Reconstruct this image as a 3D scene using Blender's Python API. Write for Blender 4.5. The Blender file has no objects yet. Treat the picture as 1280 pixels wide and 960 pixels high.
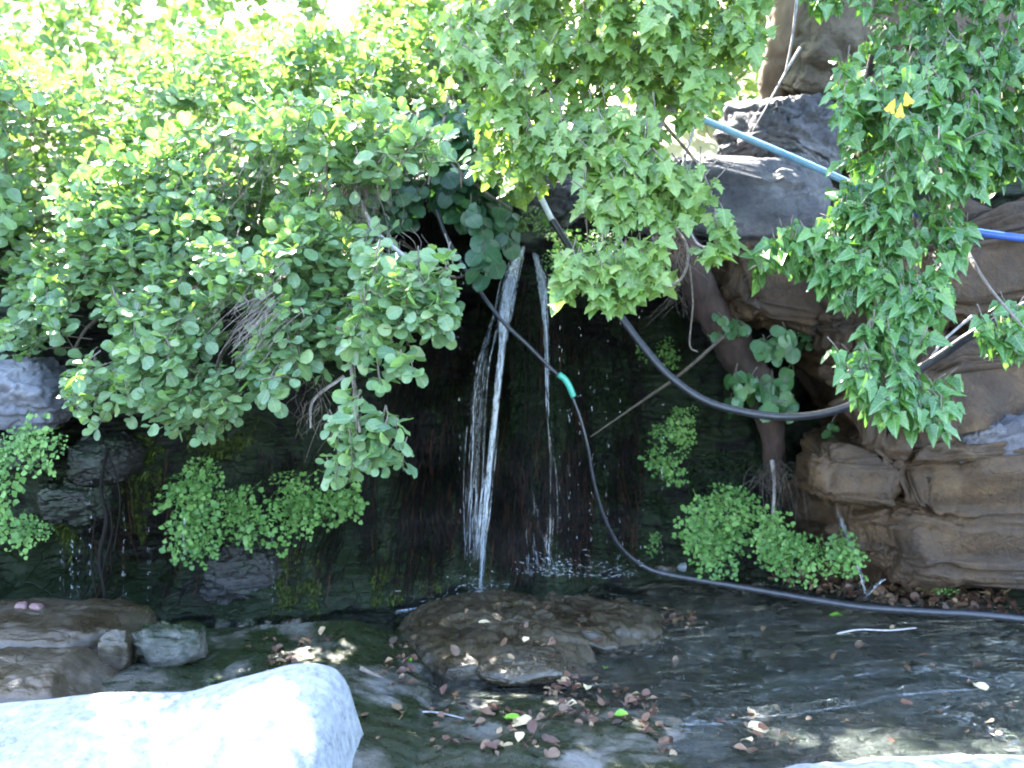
import bpy, math
import numpy as np
from mathutils import Vector, Matrix
S = bpy.context.scene
C = S.collection
RG = np.random.default_rng(7)
R = math.radians

# ------------------------------------------------------------------ camera, world, sun, exposure
CAM = np.array([0.0, 0.0, 1.40]); PITCH = R(-5.5); F = 1244.0
cd = bpy.data.cameras.new('camera'); cam = bpy.data.objects.new('camera', cd); C.objects.link(cam)
cam.location = CAM; cam.rotation_euler = (R(90) + PITCH, 0, 0)
cd.sensor_width = 36; cd.lens = F / 1280 * 36; cd.clip_start = 0.05; cd.clip_end = 2000
cd.dof.use_dof = True; cd.dof.focus_distance = 3.3; cd.dof.aperture_fstop = 2.4
S.camera = cam
SUN_EL, SUN_AZ = R(47), R(-30)          # azimuth measured from +Y towards +X: the sun stands behind the rock wall
w = bpy.data.worlds.new("World"); S.world = w; w.use_nodes = True
nt = w.node_tree; bg = nt.nodes['Background']; sky = nt.nodes.new('ShaderNodeTexSky')
sky.sky_type = 'NISHITA'; sky.sun_disc = False; sky.sun_elevation = SUN_EL; sky.sun_rotation = SUN_AZ
sky.dust_density = 1.5; sky.air_density = 1.0
nt.links.new(sky.outputs[0], bg.inputs[0]); bg.inputs[1].default_value = 0.15
sl = bpy.data.lights.new('sun', 'SUN'); sl.energy = 5.0; sl.angle = R(0.53); sl.color = (1, .95, .86)
so = bpy.data.objects.new('sun', sl); C.objects.link(so)
sd = Vector((math.sin(SUN_AZ) * math.cos(SUN_EL), math.cos(SUN_AZ) * math.cos(SUN_EL), math.sin(SUN_EL)))
so.rotation_euler = sd.to_track_quat('Z', 'Y').to_euler(); so.location = (0, 0, 12)
S.view_settings.view_transform = 'Standard'; S.view_settings.look = 'None'
S.view_settings.exposure = 4.1; S.view_settings.gamma = 1
S.cycles.filter_width = 1.9; S.cycles.max_bounces = 8; S.cycles.transparent_max_bounces = 24
S.cycles.diffuse_bounces = 4; S.cycles.sample_clamp_indirect = 4

# ------------------------------------------------------------------ helpers
cp, sp = math.cos(PITCH), math.sin(PITCH)
def P(px, py, Y):
    """world point seen at pixel (px,py) of the 1280x960 photo that lies at depth Y"""
    px, py, Y = np.broadcast_arrays(np.asarray(px, float), np.asarray(py, float), np.asarray(Y, float))
    a = (px - 640) / F; b = (480 - py) / F
    dy = cp - b * sp; dz = sp + b * cp
    return np.stack([a / dy * Y, Y, CAM[2] + dz / dy * Y], -1)
def PX(p):
    p = np.asarray(p) - CAM
    d = p[..., 1] * cp + p[..., 2] * sp; u = -p[..., 1] * sp + p[..., 2] * cp
    return np.stack([640 + F * p[..., 0] / d, 480 - F * u / d], -1)

def hsh(i, j, k):
    h = (i * 374761393 + j * 668265263 + k * 2147483647 // 3 + 12345) & 0x7fffffff
    h = ((h ^ (h >> 13)) * 1274126177) & 0x7fffffff
    h = ((h ^ (h >> 15)) * 2246822519) & 0x7fffffff
    return ((h ^ (h >> 12)) & 0xffffff) / 0xffffff
def vnoise(p):
    i = np.floor(p).astype(np.int64); f = p - i; f = f * f * (3 - 2 * f); r = 0
    for dx in (0, 1):
        wx = f[:, 0] if dx else 1 - f[:, 0]
        for dy in (0, 1):
            wy = f[:, 1] if dy else 1 - f[:, 1]
            for dz in (0, 1):
                wz = f[:, 2] if dz else 1 - f[:, 2]
                r = r + wx * wy * wz * hsh(i[:, 0] + dx, i[:, 1] + dy, i[:, 2] + dz)
    return r * 2 - 1
def fbm(p, sc=1.0, oct=4, seed=0, ridge=False, gain=.5):
    p = np.asarray(p, float) * np.asarray(sc) + seed * 17.37 + 100; a = 1; r = 0; t = 0
    for _ in range(oct):
        n = vnoise(p); n = 1 - 2 * np.abs(n) if ridge else n
        r = r + a * n; t += a; a *= gain; p = p * 2.03 + 5.1
    return r / t

def worley(p, seed=0):
    i = np.floor(p).astype(np.int64); f1 = np.full(len(p), 9.); f2 = f1.copy(); cid = np.zeros(len(p))
    for a in (-1, 0, 1):
        for b in (-1, 0, 1):
            for c in (-1, 0, 1):
                j = i + [a, b, c]; q = j + np.stack([hsh(j[:, 0] + k * 31 + seed, j[:, 1] + 7, j[:, 2]) for k in range(3)], 1)
                d = np.linalg.norm(p - q, axis=1); v = hsh(j[:, 0] + 99, j[:, 1] + seed, j[:, 2] + 5)
                m1 = d < f1; f2 = np.where(m1, f1, np.minimum(f2, d)); cid = np.where(m1, v, cid); f1 = np.where(m1, d, f1)
    return cid * 2 - 1, f2 - f1
def tag(o, label=None, cat=None, group=None, kind=None):
    if label: o['label'] = label
    if cat: o['category'] = cat
    if group: o['group'] = group
    if kind: o['kind'] = kind
    return o
def empty(name, loc, label, cat, group=None):
    o = bpy.data.objects.new(name, None); C.objects.link(o); o.location = loc; o.empty_display_size = .1
    return tag(o, label, cat, group)
def mesh_np(name, V, faces, m=None, smooth=False, attrs=None):
    """faces: list of int arrays (n,k) of vertex indices"""
    me = bpy.data.meshes.new(name); V = np.asarray(V, np.float32)
    if not isinstance(faces, (list, tuple)): faces = [faces]
    faces = [np.asarray(f, np.int32) for f in faces if len(f)]
    me.vertices.add(len(V)); me.vertices.foreach_set('co', V.ravel())
    li = np.concatenate([f.ravel() for f in faces]); n = sum(len(f) for f in faces)
    tot = np.concatenate([np.full(len(f), f.shape[1], np.int32) for f in faces])
    me.loops.add(len(li)); me.loops.foreach_set('vertex_index', li)
    me.polygons.add(n); me.polygons.foreach_set('loop_start', np.concatenate([[0], np.cumsum(tot)[:-1]]).astype(np.int32))
    me.polygons.foreach_set('loop_total', tot)
    if attrs:
        for k, a in attrs.items():
            a = np.asarray(a, np.float32)
            t = me.attributes.new(k, 'FLOAT_VECTOR' if a.ndim == 2 else 'FLOAT', 'POINT')
            t.data.foreach_set('vector' if a.ndim == 2 else 'value', a.ravel())
    if m: me.materials.append(m)
    if smooth: me.polygons.foreach_set('use_smooth', np.ones(n, bool))
    me.update(calc_edges=True)
    return me
def link(name, me, parent=None):
    o = bpy.data.objects.new(name, me); C.objects.link(o)
    if parent is not None:
        o.parent = parent; o.location = -Vector(parent.location)   # meshes hold world coordinates
    return o
def grid_faces(nu, nv, wrap=False):
    a = np.arange(nu * nv).reshape(nv, nu)
    if wrap: a = np.concatenate([a, a[:, :1]], 1)
    return np.stack([a[:-1, :-1], a[:-1, 1:], a[1:, 1:], a[1:, :-1]], -1).reshape(-1, 4)
def spline(pts, n):
    pts = np.asarray(pts, float)
    if len(pts) == 2:
        t = np.linspace(0, 1, n)[:, None]; return pts[0] * (1 - t) + pts[1] * t
    e = np.vstack([2 * pts[0] - pts[1], pts, 2 * pts[-1] - pts[-2]])
    t = np.linspace(0, len(pts) - 1 - 1e-6, n); i = t.astype(int); u = (t - i)[:, None]
    a, b, c, d = e[i], e[i + 1], e[i + 2], e[i + 3]
    return .5 * (2 * b + (c - a) * u + (2 * a - 5 * b + 4 * c - d) * u ** 2 + (3 * b - a - 3 * c + d) * u ** 3)
class MB:
    def __init__(s): s.V = []; s.Fq = []; s.Ft = []; s.n = 0; s.A = []
    def add(s, V, q=None, t=None, a=0.0):
        V = np.asarray(V, float); s.V.append(V)
        if q is not None and len(q): s.Fq.append(np.asarray(q) + s.n)
        if t is not None and len(t): s.Ft.append(np.asarray(t) + s.n)
        s.A.append(np.full(len(V), a)); s.n += len(V)
    def tube(s, pts, r0, r1=None, sides=6, n=None, bump=0, a=0.0, cap=True):
        c = spline(pts, n) if n else np.asarray(pts, float); m = len(c); r1 = r0 if r1 is None else r1
        r = np.interp(np.linspace(0, 1, m), [0, 1], [r0, r1]) if not hasattr(r0, '__len__') else np.interp(np.linspace(0, 1, m), np.linspace(0, 1, len(r0)), r0)
        T = np.gradient(c, axis=0); T /= np.linalg.norm(T, axis=1)[:, None] + 1e-9
        up = np.array([.13, .31, 1.]) if abs(T[:, 2]).mean() < .8 else np.array([1., .2, .1])
        A = np.cross(T, up); A /= np.linalg.norm(A, axis=1)[:, None] + 1e-9; B = np.cross(T, A)
        th = np.arange(sides) * 2 * math.pi / sides
        ring = A[:, None] * np.cos(th)[None, :, None] + B[:, None] * np.sin(th)[None, :, None]
        V = (c[:, None] + ring * r[:, None, None]).reshape(-1, 3)
        if bump:
            d = fbm(V * [1, 1, .3], 12, 3, 3) * .6 + fbm(V * [1, 1, .25], 40, 3, 5, True) * .4
            V = V + ring.reshape(-1, 3) * (d * bump)[:, None] * np.repeat(r, sides)[:, None]
        q = grid_faces(sides, m, True); t = None
        if cap:
            V = np.vstack([V, c[0], c[-1]]); k = np.arange(sides); k2 = (k + 1) % sides; e = (m - 1) * sides
            t = np.concatenate([np.stack([k2, k, np.full(sides, m * sides)], 1), np.stack([e + k, e + k2, np.full(sides, m * sides + 1)], 1)])
        s.add(V, q, t, a)
    def build(s, name, m, parent=None, smooth=True):
        V = np.vstack(s.V); fs = []
        if s.Fq: fs.append(np.vstack(s.Fq))
        if s.Ft: fs.append(np.vstack(s.Ft))
        return link(name, mesh_np(name, V, fs, m, smooth, {'rnd': np.concatenate(s.A)}), parent)
def in_poly(x, y, poly):
    r = np.zeros(len(x), bool); q = np.asarray(poly, float); j = len(q) - 1
    for i in range(len(q)):
        xi, yi = q[i]; xj, yj = q[j]
        r ^= ((yi > y) != (yj > y)) & (x < (xj - xi) * (y - yi) / (yj - yi + 1e-12) + xi); j = i
    return r
def sample_poly(poly, n, rg=RG):
    q = np.asarray(poly, float); lo, hi = q.min(0), q.max(0); out = []
    while sum(map(len, out)) < n:
        p = rg.uniform(lo, hi, (n * 3, 2)); out.append(p[in_poly(p[:, 0], p[:, 1], poly)])
    return np.vstack(out)[:n]
def idw(cx, cy, cv, x, y, s=.06, pw=2.2):
    x = np.asarray(x, float); y = np.asarray(y, float); num = np.zeros(x.shape); den = np.zeros(x.shape)
    for a, b, v in zip(cx, cy, cv):
        wt = 1 / ((x - a) ** 2 + (y - b) ** 2 + s * s) ** pw; num += wt * v; den += wt
    return num / den

# ------------------------------------------------------------------ materials
class NB:
    def __init__(s, name):
        s.m = bpy.data.materials.new(name); s.m.use_nodes = True; s.t = s.m.node_tree; s.t.nodes.clear()
        s.out = s.n('OutputMaterial')
    def n(s, k, **kw):
        x = s.t.nodes.new('ShaderNode' + k)
        for a, b in kw.items():
            if a.startswith('_'): setattr(x, a[1:], b)
            else:
                try: x.inputs[a.replace('0_', ' ')].default_value = b
                except Exception: x.inputs[int(a[1:])].default_value = b
        return x
    def l(s, a, b): s.t.links.new(a, b)
    def noise(s, vec, scale, detail=5, rough=.6, dist=0):
        x = s.n('TexNoise'); x.inputs['Scale'].default_value = scale; x.inputs['Detail'].default_value = detail
        x.inputs['Roughness'].default_value = rough; x.inputs['Distortion'].default_value = dist
        if vec is not None: s.l(vec, x.inputs['Vector'])
        return x.outputs['Fac']
    def mapv(s, scale, coord='Object', rot=(0, 0, 0)):
        g = s.n('NewGeometry'); mp = s.n('Mapping'); mp.inputs['Scale'].default_value = scale; mp.inputs['Rotation'].default_value = rot
        s.l(g.outputs['Position'], mp.inputs['Vector']); return mp.outputs[0]
    def ramp(s, fac, stops):
        r = s.n('ValToRGB'); e = r.color_ramp.elements
        while len(e) < len(stops): e.new(.5)
        for q, (p, c) in zip(e, stops):
            q.position = p; q.color = (*c, 1) if hasattr(c, '__len__') else (c, c, c, 1)
        s.l(fac, r.inputs[0]); return r.outputs[0]
    def mix(s, fac, a, b, mode='MIX'):
        x = s.n('Mix', _data_type='RGBA', _blend_type=mode)
        for i, v in ((6, a), (7, b)):
            if hasattr(v, 'links') or hasattr(v, 'node'): s.l(v, x.inputs[i])
            else: x.inputs[i].default_value = (*v, 1)
        if hasattr(fac, 'node'): s.l(fac, x.inputs[0])
        else: x.inputs[0].default_value = fac
        return x.outputs[2]
    def math(s, op, a, b=0.0):
        x = s.n('Math', _operation=op)
        for i, v in ((0, a), (1, b)):
            if hasattr(v, 'node'): s.l(v, x.inputs[i])
            else: x.inputs[i].default_value = v
        return x.outputs[0]
    def bump(s, h, st=.5, dist=.02, prev=None):
        x = s.n('Bump'); x.inputs['Strength'].default_value = st; x.inputs['Distance'].default_value = dist
        s.l(h, x.inputs['Height'])
        if prev is not None: s.l(prev, x.inputs['Normal'])
        return x.outputs[0]
    def bsdf(s, col, rough=.6, nrm=None, spec=.5, **kw):
        b = s.n('BsdfPrincipled')
        if hasattr(col, 'node'): s.l(col, b.inputs['Base Color'])
        else: b.inputs['Base Color'].default_value = (*col, 1)
        if hasattr(rough, 'node'): s.l(rough, b.inputs['Roughness'])
        else: b.inputs['Roughness'].default_value = rough
        b.inputs['Specular IOR Level'].default_value = spec
        if nrm is not None: s.l(nrm, b.inputs['Normal'])
        return b.outputs[0]
    def done(s, sh): s.l(sh, s.out.inputs[0]); return s.m

def rock_mat(name, cols, rough=(.35, .75), tint=None, strata=1.0, bmp=.6, moss=0.0, spec=.5, sc=1.0, speck=False):
    b = NB(name); v = b.mapv((sc, sc, sc)); vs = b.mapv((1.2 * sc, 1.2 * sc, (2.2 + 5 * strata) * sc), rot=(R(4), R(6), 0))
    n1 = b.noise(v, 2.3, 8, .62, .6); n2 = b.noise(vs, 2.2, 8, .6, .8); n3 = b.noise(v, 34, 6, .7)
    k = len(cols) - 1
    c = b.ramp(b.math('ADD', b.math('MULTIPLY', n1, .6), b.math('MULTIPLY', n2, .4)), [(.34 + .32 * i / k, q) for i, q in enumerate(cols)])
    c = b.mix(.75, c, b.ramp(n3, [(.3, .45), (.7, 1.35)]), 'MULTIPLY')
    crack = b.n('TexVoronoi', _feature='DISTANCE_TO_EDGE'); crack.inputs['Scale'].default_value = 2.6
    dv = b.n('VectorMath', _operation='ADD'); nz = b.n('TexNoise'); nz.inputs['Scale'].default_value = 3; b.l(v, nz.inputs['Vector'])
    b.l(vs, dv.inputs[0]); b.l(nz.outputs['Color'], dv.inputs[1]); b.l(dv.outputs[0], crack.inputs['Vector'])
    cr = b.ramp(crack.outputs[0], [(0.0, 0.0), (.035, 1.0)])
    c = b.mix(.35 * strata, c, cr, 'MULTIPLY')
    if moss:
        g = b.n('NewGeometry'); sx = b.n('SeparateXYZ'); b.l(g.outputs['Normal'], sx.inputs[0])
        mn = b.noise(b.mapv((1.6, 1.6, .7)), 2.1, 6, .65, .5)
        mf = b.ramp(b.math('ADD', mn, b.math('MULTIPLY', sx.outputs[2], .12)), [(.62 - .2 * moss, 0.0), (.70 - .2 * moss, 1.0)])
        mc = b.ramp(b.noise(v, 60, 4, .7), [(.3, (.003, .006, .002)), (.6, (.009, .017, .004)), (.85, (.028, .038, .008))])
        c = b.mix(mf, c, mc)
    h = b.math('ADD', b.math('MULTIPLY', n2, 1.2 * strata), b.math('ADD', b.math('MULTIPLY', n3, .35), b.math('MULTIPLY', cr, .25 * strata)))
    if speck: c = b.mix(.7, c, b.ramp(b.noise(v, 26, 8, .75, 1.5), [(.36, .45), (.46, 1.0)]), 'MULTIPLY')
    nn = b.bump(h, bmp, .05); nn = b.bump(b.noise(v, 160, 4, .7), bmp * .5, .006, nn)
    rr = b.ramp(b.noise(v, 9, 5), [(.35, rough[0]), (.65, rough[1])])
    return b.done(b.bsdf(c, rr, nn, spec))

def leaf_mat(name, dark, mid, light, vein, trans=.4, rough=.38, tcol=None, veinw=.05, spec=.5):
    b = NB(name); at = b.n('Attribute', _attribute_name='luv'); sx = b.n('SeparateXYZ'); b.l(at.outputs['Vector'], sx.inputs[0])
    oi = b.n('ObjectInfo'); rn = b.math('FRACT', b.math('ADD', sx.outputs[2], oi.outputs['Random']))
    c = b.ramp(rn, [(0.0, dark), (.35, mid), (.8, mid), (1.0, light)])
    pn = b.noise(b.mapv((1, 1, 1)), 25, 3); c = b.mix(.5, c, b.ramp(pn, [(.3, .6), (.7, 1.3)]), 'MULTIPLY')
    ax = b.math('ABSOLUTE', sx.outputs[0])
    vm = b.ramp(ax, [(0.0, 1.0), (veinw, .0)])
    sv = b.math('ABSOLUTE', b.math('SUBTRACT', b.math('FRACT', b.math('MULTIPLY', b.math('SUBTRACT', sx.outputs[1], b.math('MULTIPLY', ax, .7)), 5.0)), .5))
    sm = b.math('MULTIPLY', b.ramp(sv, [(0.0, 1.0), (.11, 0.0)]), .55)
    c = b.mix(b.math('MULTIPLY', b.math('MAXIMUM', vm, sm), .6), c, vein)
    nn = b.bump(b.math('MULTIPLY', sv, 1.0), .25, .004)
    sh = b.bsdf(c, rough, nn, spec)
    tr = b.n('BsdfTranslucent')
    tc = b.mix(1.0, c, tcol or (1.5, 1.7, .5), 'MULTIPLY'); b.l(tc, tr.inputs[0])
    mx = b.n('MixShader'); mx.inputs[0].default_value = trans; b.l(sh, mx.inputs[1]); b.l(tr.outputs[0], mx.inputs[2])
    return b.done(mx.outputs[0])
def simple_mat(name, c1, c2, scale=20, rough=.6, bmp=.3, stretch=(1, 1, 1), spec=.5):
    b = NB(name); v = b.mapv(stretch); n = b.noise(v, scale, 6, .65, .3)
    c = b.ramp(n, [(.3, c1), (.7, c2)])
    return b.done(b.bsdf(c, rough, b.bump(n, bmp, .01), spec))
def rnd_mat(name, stops, rough=.6, trans=0.0, spec=.4):
    b = NB(name); at = b.n('Attribute', _attribute_name='rnd'); oi = b.n('ObjectInfo')
    c = b.ramp(b.math('FRACT', b.math('ADD', at.outputs['Fac'], oi.outputs['Random'])), stops)
    c = b.mix(.5, c, b.ramp(b.noise(b.mapv((1, 1, 1)), 60, 3), [(.3, .55), (.7, 1.35)]), 'MULTIPLY')
    sh = b.bsdf(c, rough, None, spec)
    if trans:
        tr = b.n('BsdfTranslucent'); b.l(c, tr.inputs[0]); mx = b.n('MixShader'); mx.inputs[0].default_value = trans
        b.l(sh, mx.inputs[1]); b.l(tr.outputs[0], mx.inputs[2]); sh = mx.outputs[0]
    return b.done(sh)

M = {}
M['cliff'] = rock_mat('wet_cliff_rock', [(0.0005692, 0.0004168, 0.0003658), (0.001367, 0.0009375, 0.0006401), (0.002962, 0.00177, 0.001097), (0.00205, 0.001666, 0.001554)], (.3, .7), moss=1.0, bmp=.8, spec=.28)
M['grey'] = rock_mat('grey_limestone', [(0.02581, 0.02536, 0.03312), (0.06451, 0.0617, 0.07607), (0.1118, 0.1057, 0.1208), (0.2064, 0.1902, 0.1968)], (.6, .85), strata=.12, bmp=1.0, speck=True)
M['brown'] = rock_mat('brown_layered_rock', [(0.01529, 0.006772, 0.002162), (0.03821, 0.01805, 0.005764), (0.0655, 0.03311, 0.01152), (0.1201, 0.06772, 0.02703)], (.4, .75), strata=.12, bmp=1.0)
M['slab'] = rock_mat('olive_wet_slab', [(0.01432, 0.01002, 0.004936), (0.02814, 0.02049, 0.01057), (0.04349, 0.03415, 0.02186), (0.07675, 0.06603, 0.05289)], (.18, .5), strata=.35, bmp=.3)
M['bed'] = rock_mat('stream_bed_rock', [(0.0144, 0.0132, 0.0081), (0.0504, 0.0504, 0.0378), (0.102, 0.0984, 0.0864), (0.18, 0.174, 0.1755)], (.12, .45), strata=.12, bmp=.55, sc=1.3, moss=.35)
M['pale'] = rock_mat('pale_polished_rock', [(0.1476, 0.1623, 0.1801), (0.2066, 0.2213, 0.2402), (0.236, 0.2507, 0.2703), (0.2582, 0.2692, 0.2853)], (.55, .8), strata=.0, bmp=.4, spec=.3, speck=True)
M['darkrock'] = rock_mat('dark_wet_rock', [(0.003528, 0.003087, 0.002867), (0.007056, 0.007056, 0.005733), (0.01176, 0.01103, 0.01024), (0.01882, 0.01654, 0.01638)], (.25, .6), moss=.5)
M['darkgrey'] = rock_mat('dark_bluish_stone', [(.03, .03, .035), (.06, .06, .07), (.10, .10, .12), (.16, .16, .19)], (.2, .5), strata=.1)
M['tanrock'] = rock_mat('tan_rock', [(0.036, 0.0255, 0.0176), (0.09, 0.06375, 0.04), (0.144, 0.1062, 0.072), (0.234, 0.187, 0.136)], (.6, .85), strata=.2, bmp=.9)
M['moss'] = rnd_mat('moss_green', [(0, (.012, .022, .003)), (.5, (.035, .055, .006)), (1, (.09, .12, .015))], .7, .2)
M['mossdark'] = rnd_mat('moss_dark_green', [(0, (.003, .008, .002)), (.5, (.006, .018, .004)), (1, (.016, .034, .006))], .7, .15)
M['fibre'] = rnd_mat('root_fibre', [(0, (.001, .001, .001)), (.6, (.003, .002, .0015)), (.86, (.009, .004, .0025)), (.96, (.035, .014, .008)), (1, (.008, .009, .004))], .7, 0, .15)
M['twig'] = simple_mat('twig_bark', (.06, .045, .035), (.19, .155, .13), 60, .75, .3)
M['deadtwig'] = simple_mat('dead_grey_twig', (.18, .16, .16), (.42, .38, .38), 60, .75, .3)
M['bark'] = simple_mat('red_brown_bark', (.014, .008, .006), (.06, .033, .025), 22, .8, .9, (1, 1, .25))
M['bark2'] = simple_mat('dull_brown_bark', (.025, .018, .013), (.09, .07, .05), 40, .8, .4)
M['tanbark'] = simple_mat('tan_bark', (.05, .028, .016), (.20, .13, .08), 9, .85, .9, (1, 1, .35))
M['hose'] = simple_mat('black_hose_plastic', (.010, .010, .013), (.030, .030, .038), 50, .34, .15)
M['bluepipe'] = simple_mat('blue_pipe_plastic', (.025, .07, .28), (.05, .12, .42), 12, .35, .1)
M['paleblue'] = simple_mat('pale_blue_pipe_plastic', (.13, .27, .42), (.26, .42, .56), 9, .4, .1)
M['whitepipe'] = simple_mat('white_pipe_plastic', (.45, .50, .55), (.75, .78, .8), 20, .35, .1)
M['green'] = simple_mat('green_coupling_plastic', (.03, .24, .17), (.06, .36, .26), 30, .35, .1)
M['alder'] = leaf_mat('alder_leaf', (.07, .14, .075), (.145, .235, .115), (.21, .29, .12), (.25, .33, .17), .42, .30)
M['alderfar'] = leaf_mat('far_shrub_leaf', (.07, .14, .065), (.14, .22, .10), (.21, .28, .11), (.24, .31, .15), .45, .4)
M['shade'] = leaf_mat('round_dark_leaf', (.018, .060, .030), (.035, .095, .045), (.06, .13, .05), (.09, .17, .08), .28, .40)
M['grey2'] = rock_mat('pale_grey_stone', [(.06, .062, .075), (.10, .10, .12), (.15, .15, .17), (.2, .2, .22)], (.6, .85), strata=.1, bmp=.4)
M['climber'] = leaf_mat('climber_leaf', (.03, .08, .03), (.06, .14, .05), (.11, .2, .06), (.12, .2, .1), .35, .35)
M['maple'] = leaf_mat('maple_leaf', (.09, .17, .05), (.16, .25, .07), (.22, .30, .08), (.27, .35, .15), .46, .36)
M['ivy'] = leaf_mat('ivy_leaf', (.035, .10, .030), (.075, .17, .045), (.13, .24, .06), (.20, .30, .14), .32, .27, veinw=.05)
M['yellow'] = leaf_mat('yellow_leaf', (.50, .36, .02), (.60, .43, .03), (.65, .5, .05), (.6, .5, .1), .35, .45, (1.2, 1, .4))
M['fern'] = rnd_mat('fern_green', [(0, (.07, .17, .04)), (.6, (.13, .26, .06)), (1, (.18, .32, .08))], .5, .42)
M['litter'] = rnd_mat('dead_leaf', [(0, (.05, .025, .018)), (.3, (.10, .045, .03)), (.55, (.17, .10, .06)), (.75, (.05, .035, .03)), (.92, (.32, .22, .12)), (1, (.09, .05, .05))], .5, .15)
M['palebrown'] = rnd_mat('pale_fallen_leaf', [(0, (.45, .30, .18)), (.5, (.55, .42, .26)), (1, (.6, .5, .3))], .5, .15)
M['freshgreen'] = rnd_mat('fresh_green_leaf', [(0, (.12, .32, .03)), (1, (.22, .42, .05))], .4, .3)
M['grass'] = simple_mat('dry_sunlit_hillside', (.30, .26, .14), (.62, .56, .42), 3, .9, .4)
M['pinkstone'] = simple_mat('pink_stone', (.09, .045, .045), (.16, .09, .09), 12, .6, .3)
def water_mat():
    b = NB('stream_water'); v = b.mapv((1.0, 2.6, 1), rot=(0, 0, R(-16))); v2 = b.mapv((1, 1, 1))
    w1 = b.noise(v, 5.5, 5, .6, 1.4); w2 = b.noise(v, 22, 4, .6, .8); w3 = b.noise(v2, 70, 3, .6)
    nn = b.bump(w1, 1.0, .2); nn = b.bump(w2, .7, .03, nn); nn = b.bump(w3, .2, .006, nn)
    gl = b.n('BsdfGlossy'); gl.inputs['Roughness'].default_value = .06; b.l(nn, gl.inputs['Normal'])
    tr = b.n('BsdfTransparent'); tr.inputs[0].default_value = (.86, .93, .93, 1)
    fr = b.n('Fresnel'); fr.inputs['IOR'].default_value = 1.36; b.l(nn, fr.inputs['Normal'])
    mx = b.n('MixShader'); b.l(b.math('MULTIPLY', fr.outputs[0], 1.2), mx.inputs[0]); b.l(tr.outputs[0], mx.inputs[1]); b.l(gl.outputs[0], mx.inputs[2])
    return b.done(mx.outputs[0])
M['water'] = water_mat()
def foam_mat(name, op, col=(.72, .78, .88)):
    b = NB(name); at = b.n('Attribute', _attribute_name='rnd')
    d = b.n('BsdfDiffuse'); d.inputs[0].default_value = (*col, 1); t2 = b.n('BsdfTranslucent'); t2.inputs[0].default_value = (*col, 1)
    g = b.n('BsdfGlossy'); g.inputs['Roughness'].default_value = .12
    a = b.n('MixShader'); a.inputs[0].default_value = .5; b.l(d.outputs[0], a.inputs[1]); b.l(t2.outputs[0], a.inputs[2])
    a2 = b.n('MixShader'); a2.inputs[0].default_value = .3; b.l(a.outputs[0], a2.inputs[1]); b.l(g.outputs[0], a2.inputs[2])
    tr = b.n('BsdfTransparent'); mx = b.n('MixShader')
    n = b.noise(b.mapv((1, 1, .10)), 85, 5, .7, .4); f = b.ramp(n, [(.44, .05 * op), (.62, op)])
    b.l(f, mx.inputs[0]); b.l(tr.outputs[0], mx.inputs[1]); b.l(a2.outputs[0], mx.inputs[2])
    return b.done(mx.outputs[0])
M['foam'] = foam_mat('falling_water', 1.0)
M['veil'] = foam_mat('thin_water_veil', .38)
M['mist'] = foam_mat('fine_falling_water', .55)

# ------------------------------------------------------------------ the rock wall (world X,Z -> depth Y)
CP = [ # px, py, Y
 (-150,450,3.9),(-150,800,3.6),(0,380,4.2),(0,500,4.15),(0,600,4.25),(0,720,4.25),(0,800,3.9),(100,520,4.2),(95,585,4.12),(85,630,4.1),(100,680,4.5),(100,800,3.95),
 (160,560,4.3),(160,620,4.3),(190,700,4.5),(200,790,4.15),(250,640,4.35),(300,560,4.5),(300,720,4.3),(300,780,4.15),(330,640,4.4),(380,520,4.75),(380,720,4.3),(380,780,4.2),
 (450,420,5.2),(450,520,5.0),(450,650,4.7),(450,770,4.3),(540,350,5.3),(550,450,5.5),(540,560,5.2),(530,660,4.7),(530,745,4.35),
 (600,330,5.4),(600,400,5.5),(610,500,5.3),(620,600,4.95),(610,680,4.65),(600,740,4.4),(560,260,5.0),
 (655,300,4.85),(660,345,4.95),(660,400,4.85),(665,450,4.9),(665,520,4.85),(665,600,4.75),(680,670,4.6),(690,730,4.45),
 (710,300,4.9),(730,350,5.2),(740,420,5.3),(750,500,5.2),(760,580,5.1),(770,660,4.85),(780,720,4.65),
 (820,420,5.2),(830,520,5.05),(840,600,4.95),(850,680,4.8),(860,730,4.7),(800,330,4.9),
 (880,300,4.6),(880,420,5.0),(890,520,4.95),(900,620,4.85),(920,700,4.75),(960,400,4.9),(970,600,4.85),(980,500,5.0),(980,700,4.7),
 (1010,360,4.7),(1010,440,5.1),(1010,500,5.3),(1010,560,5.1),(1050,470,4.9),(1060,540,4.7),(1060,600,4.6),(1060,660,4.65),(1060,730,4.6),
 (1150,330,4.5),(1150,400,4.6),(1150,480,4.5),(1150,560,4.45),(1150,640,4.5),(1150,740,4.6),
 (1280,330,4.4),(1280,430,4.45),(1280,540,4.3),(1280,640,4.35),(1280,740,4.3),(1450,400,4.1),(1450,700,4.0),(1450,300,4.1)]
CPw = np.array([P(*c) for c in CP])
lx = np.array([-4.5, -2.2, -1.5, -1.0, -.55, -.3, 0.05, .2, .45, .8, 1.5, 2.2, 4.5])
lz = np.array([1.35, 1.30, 1.32, 1.45, 1.78, 1.78, 1.62, 1.66, 1.80, 1.68, 1.62, 1.85, 2.0])
def lip(x): return np.interp(x, lx, lz)
def wall0(x, z): return idw(CPw[:, 0], CPw[:, 2], CPw[:, 1], x, z, .07, 2.0)
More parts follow.
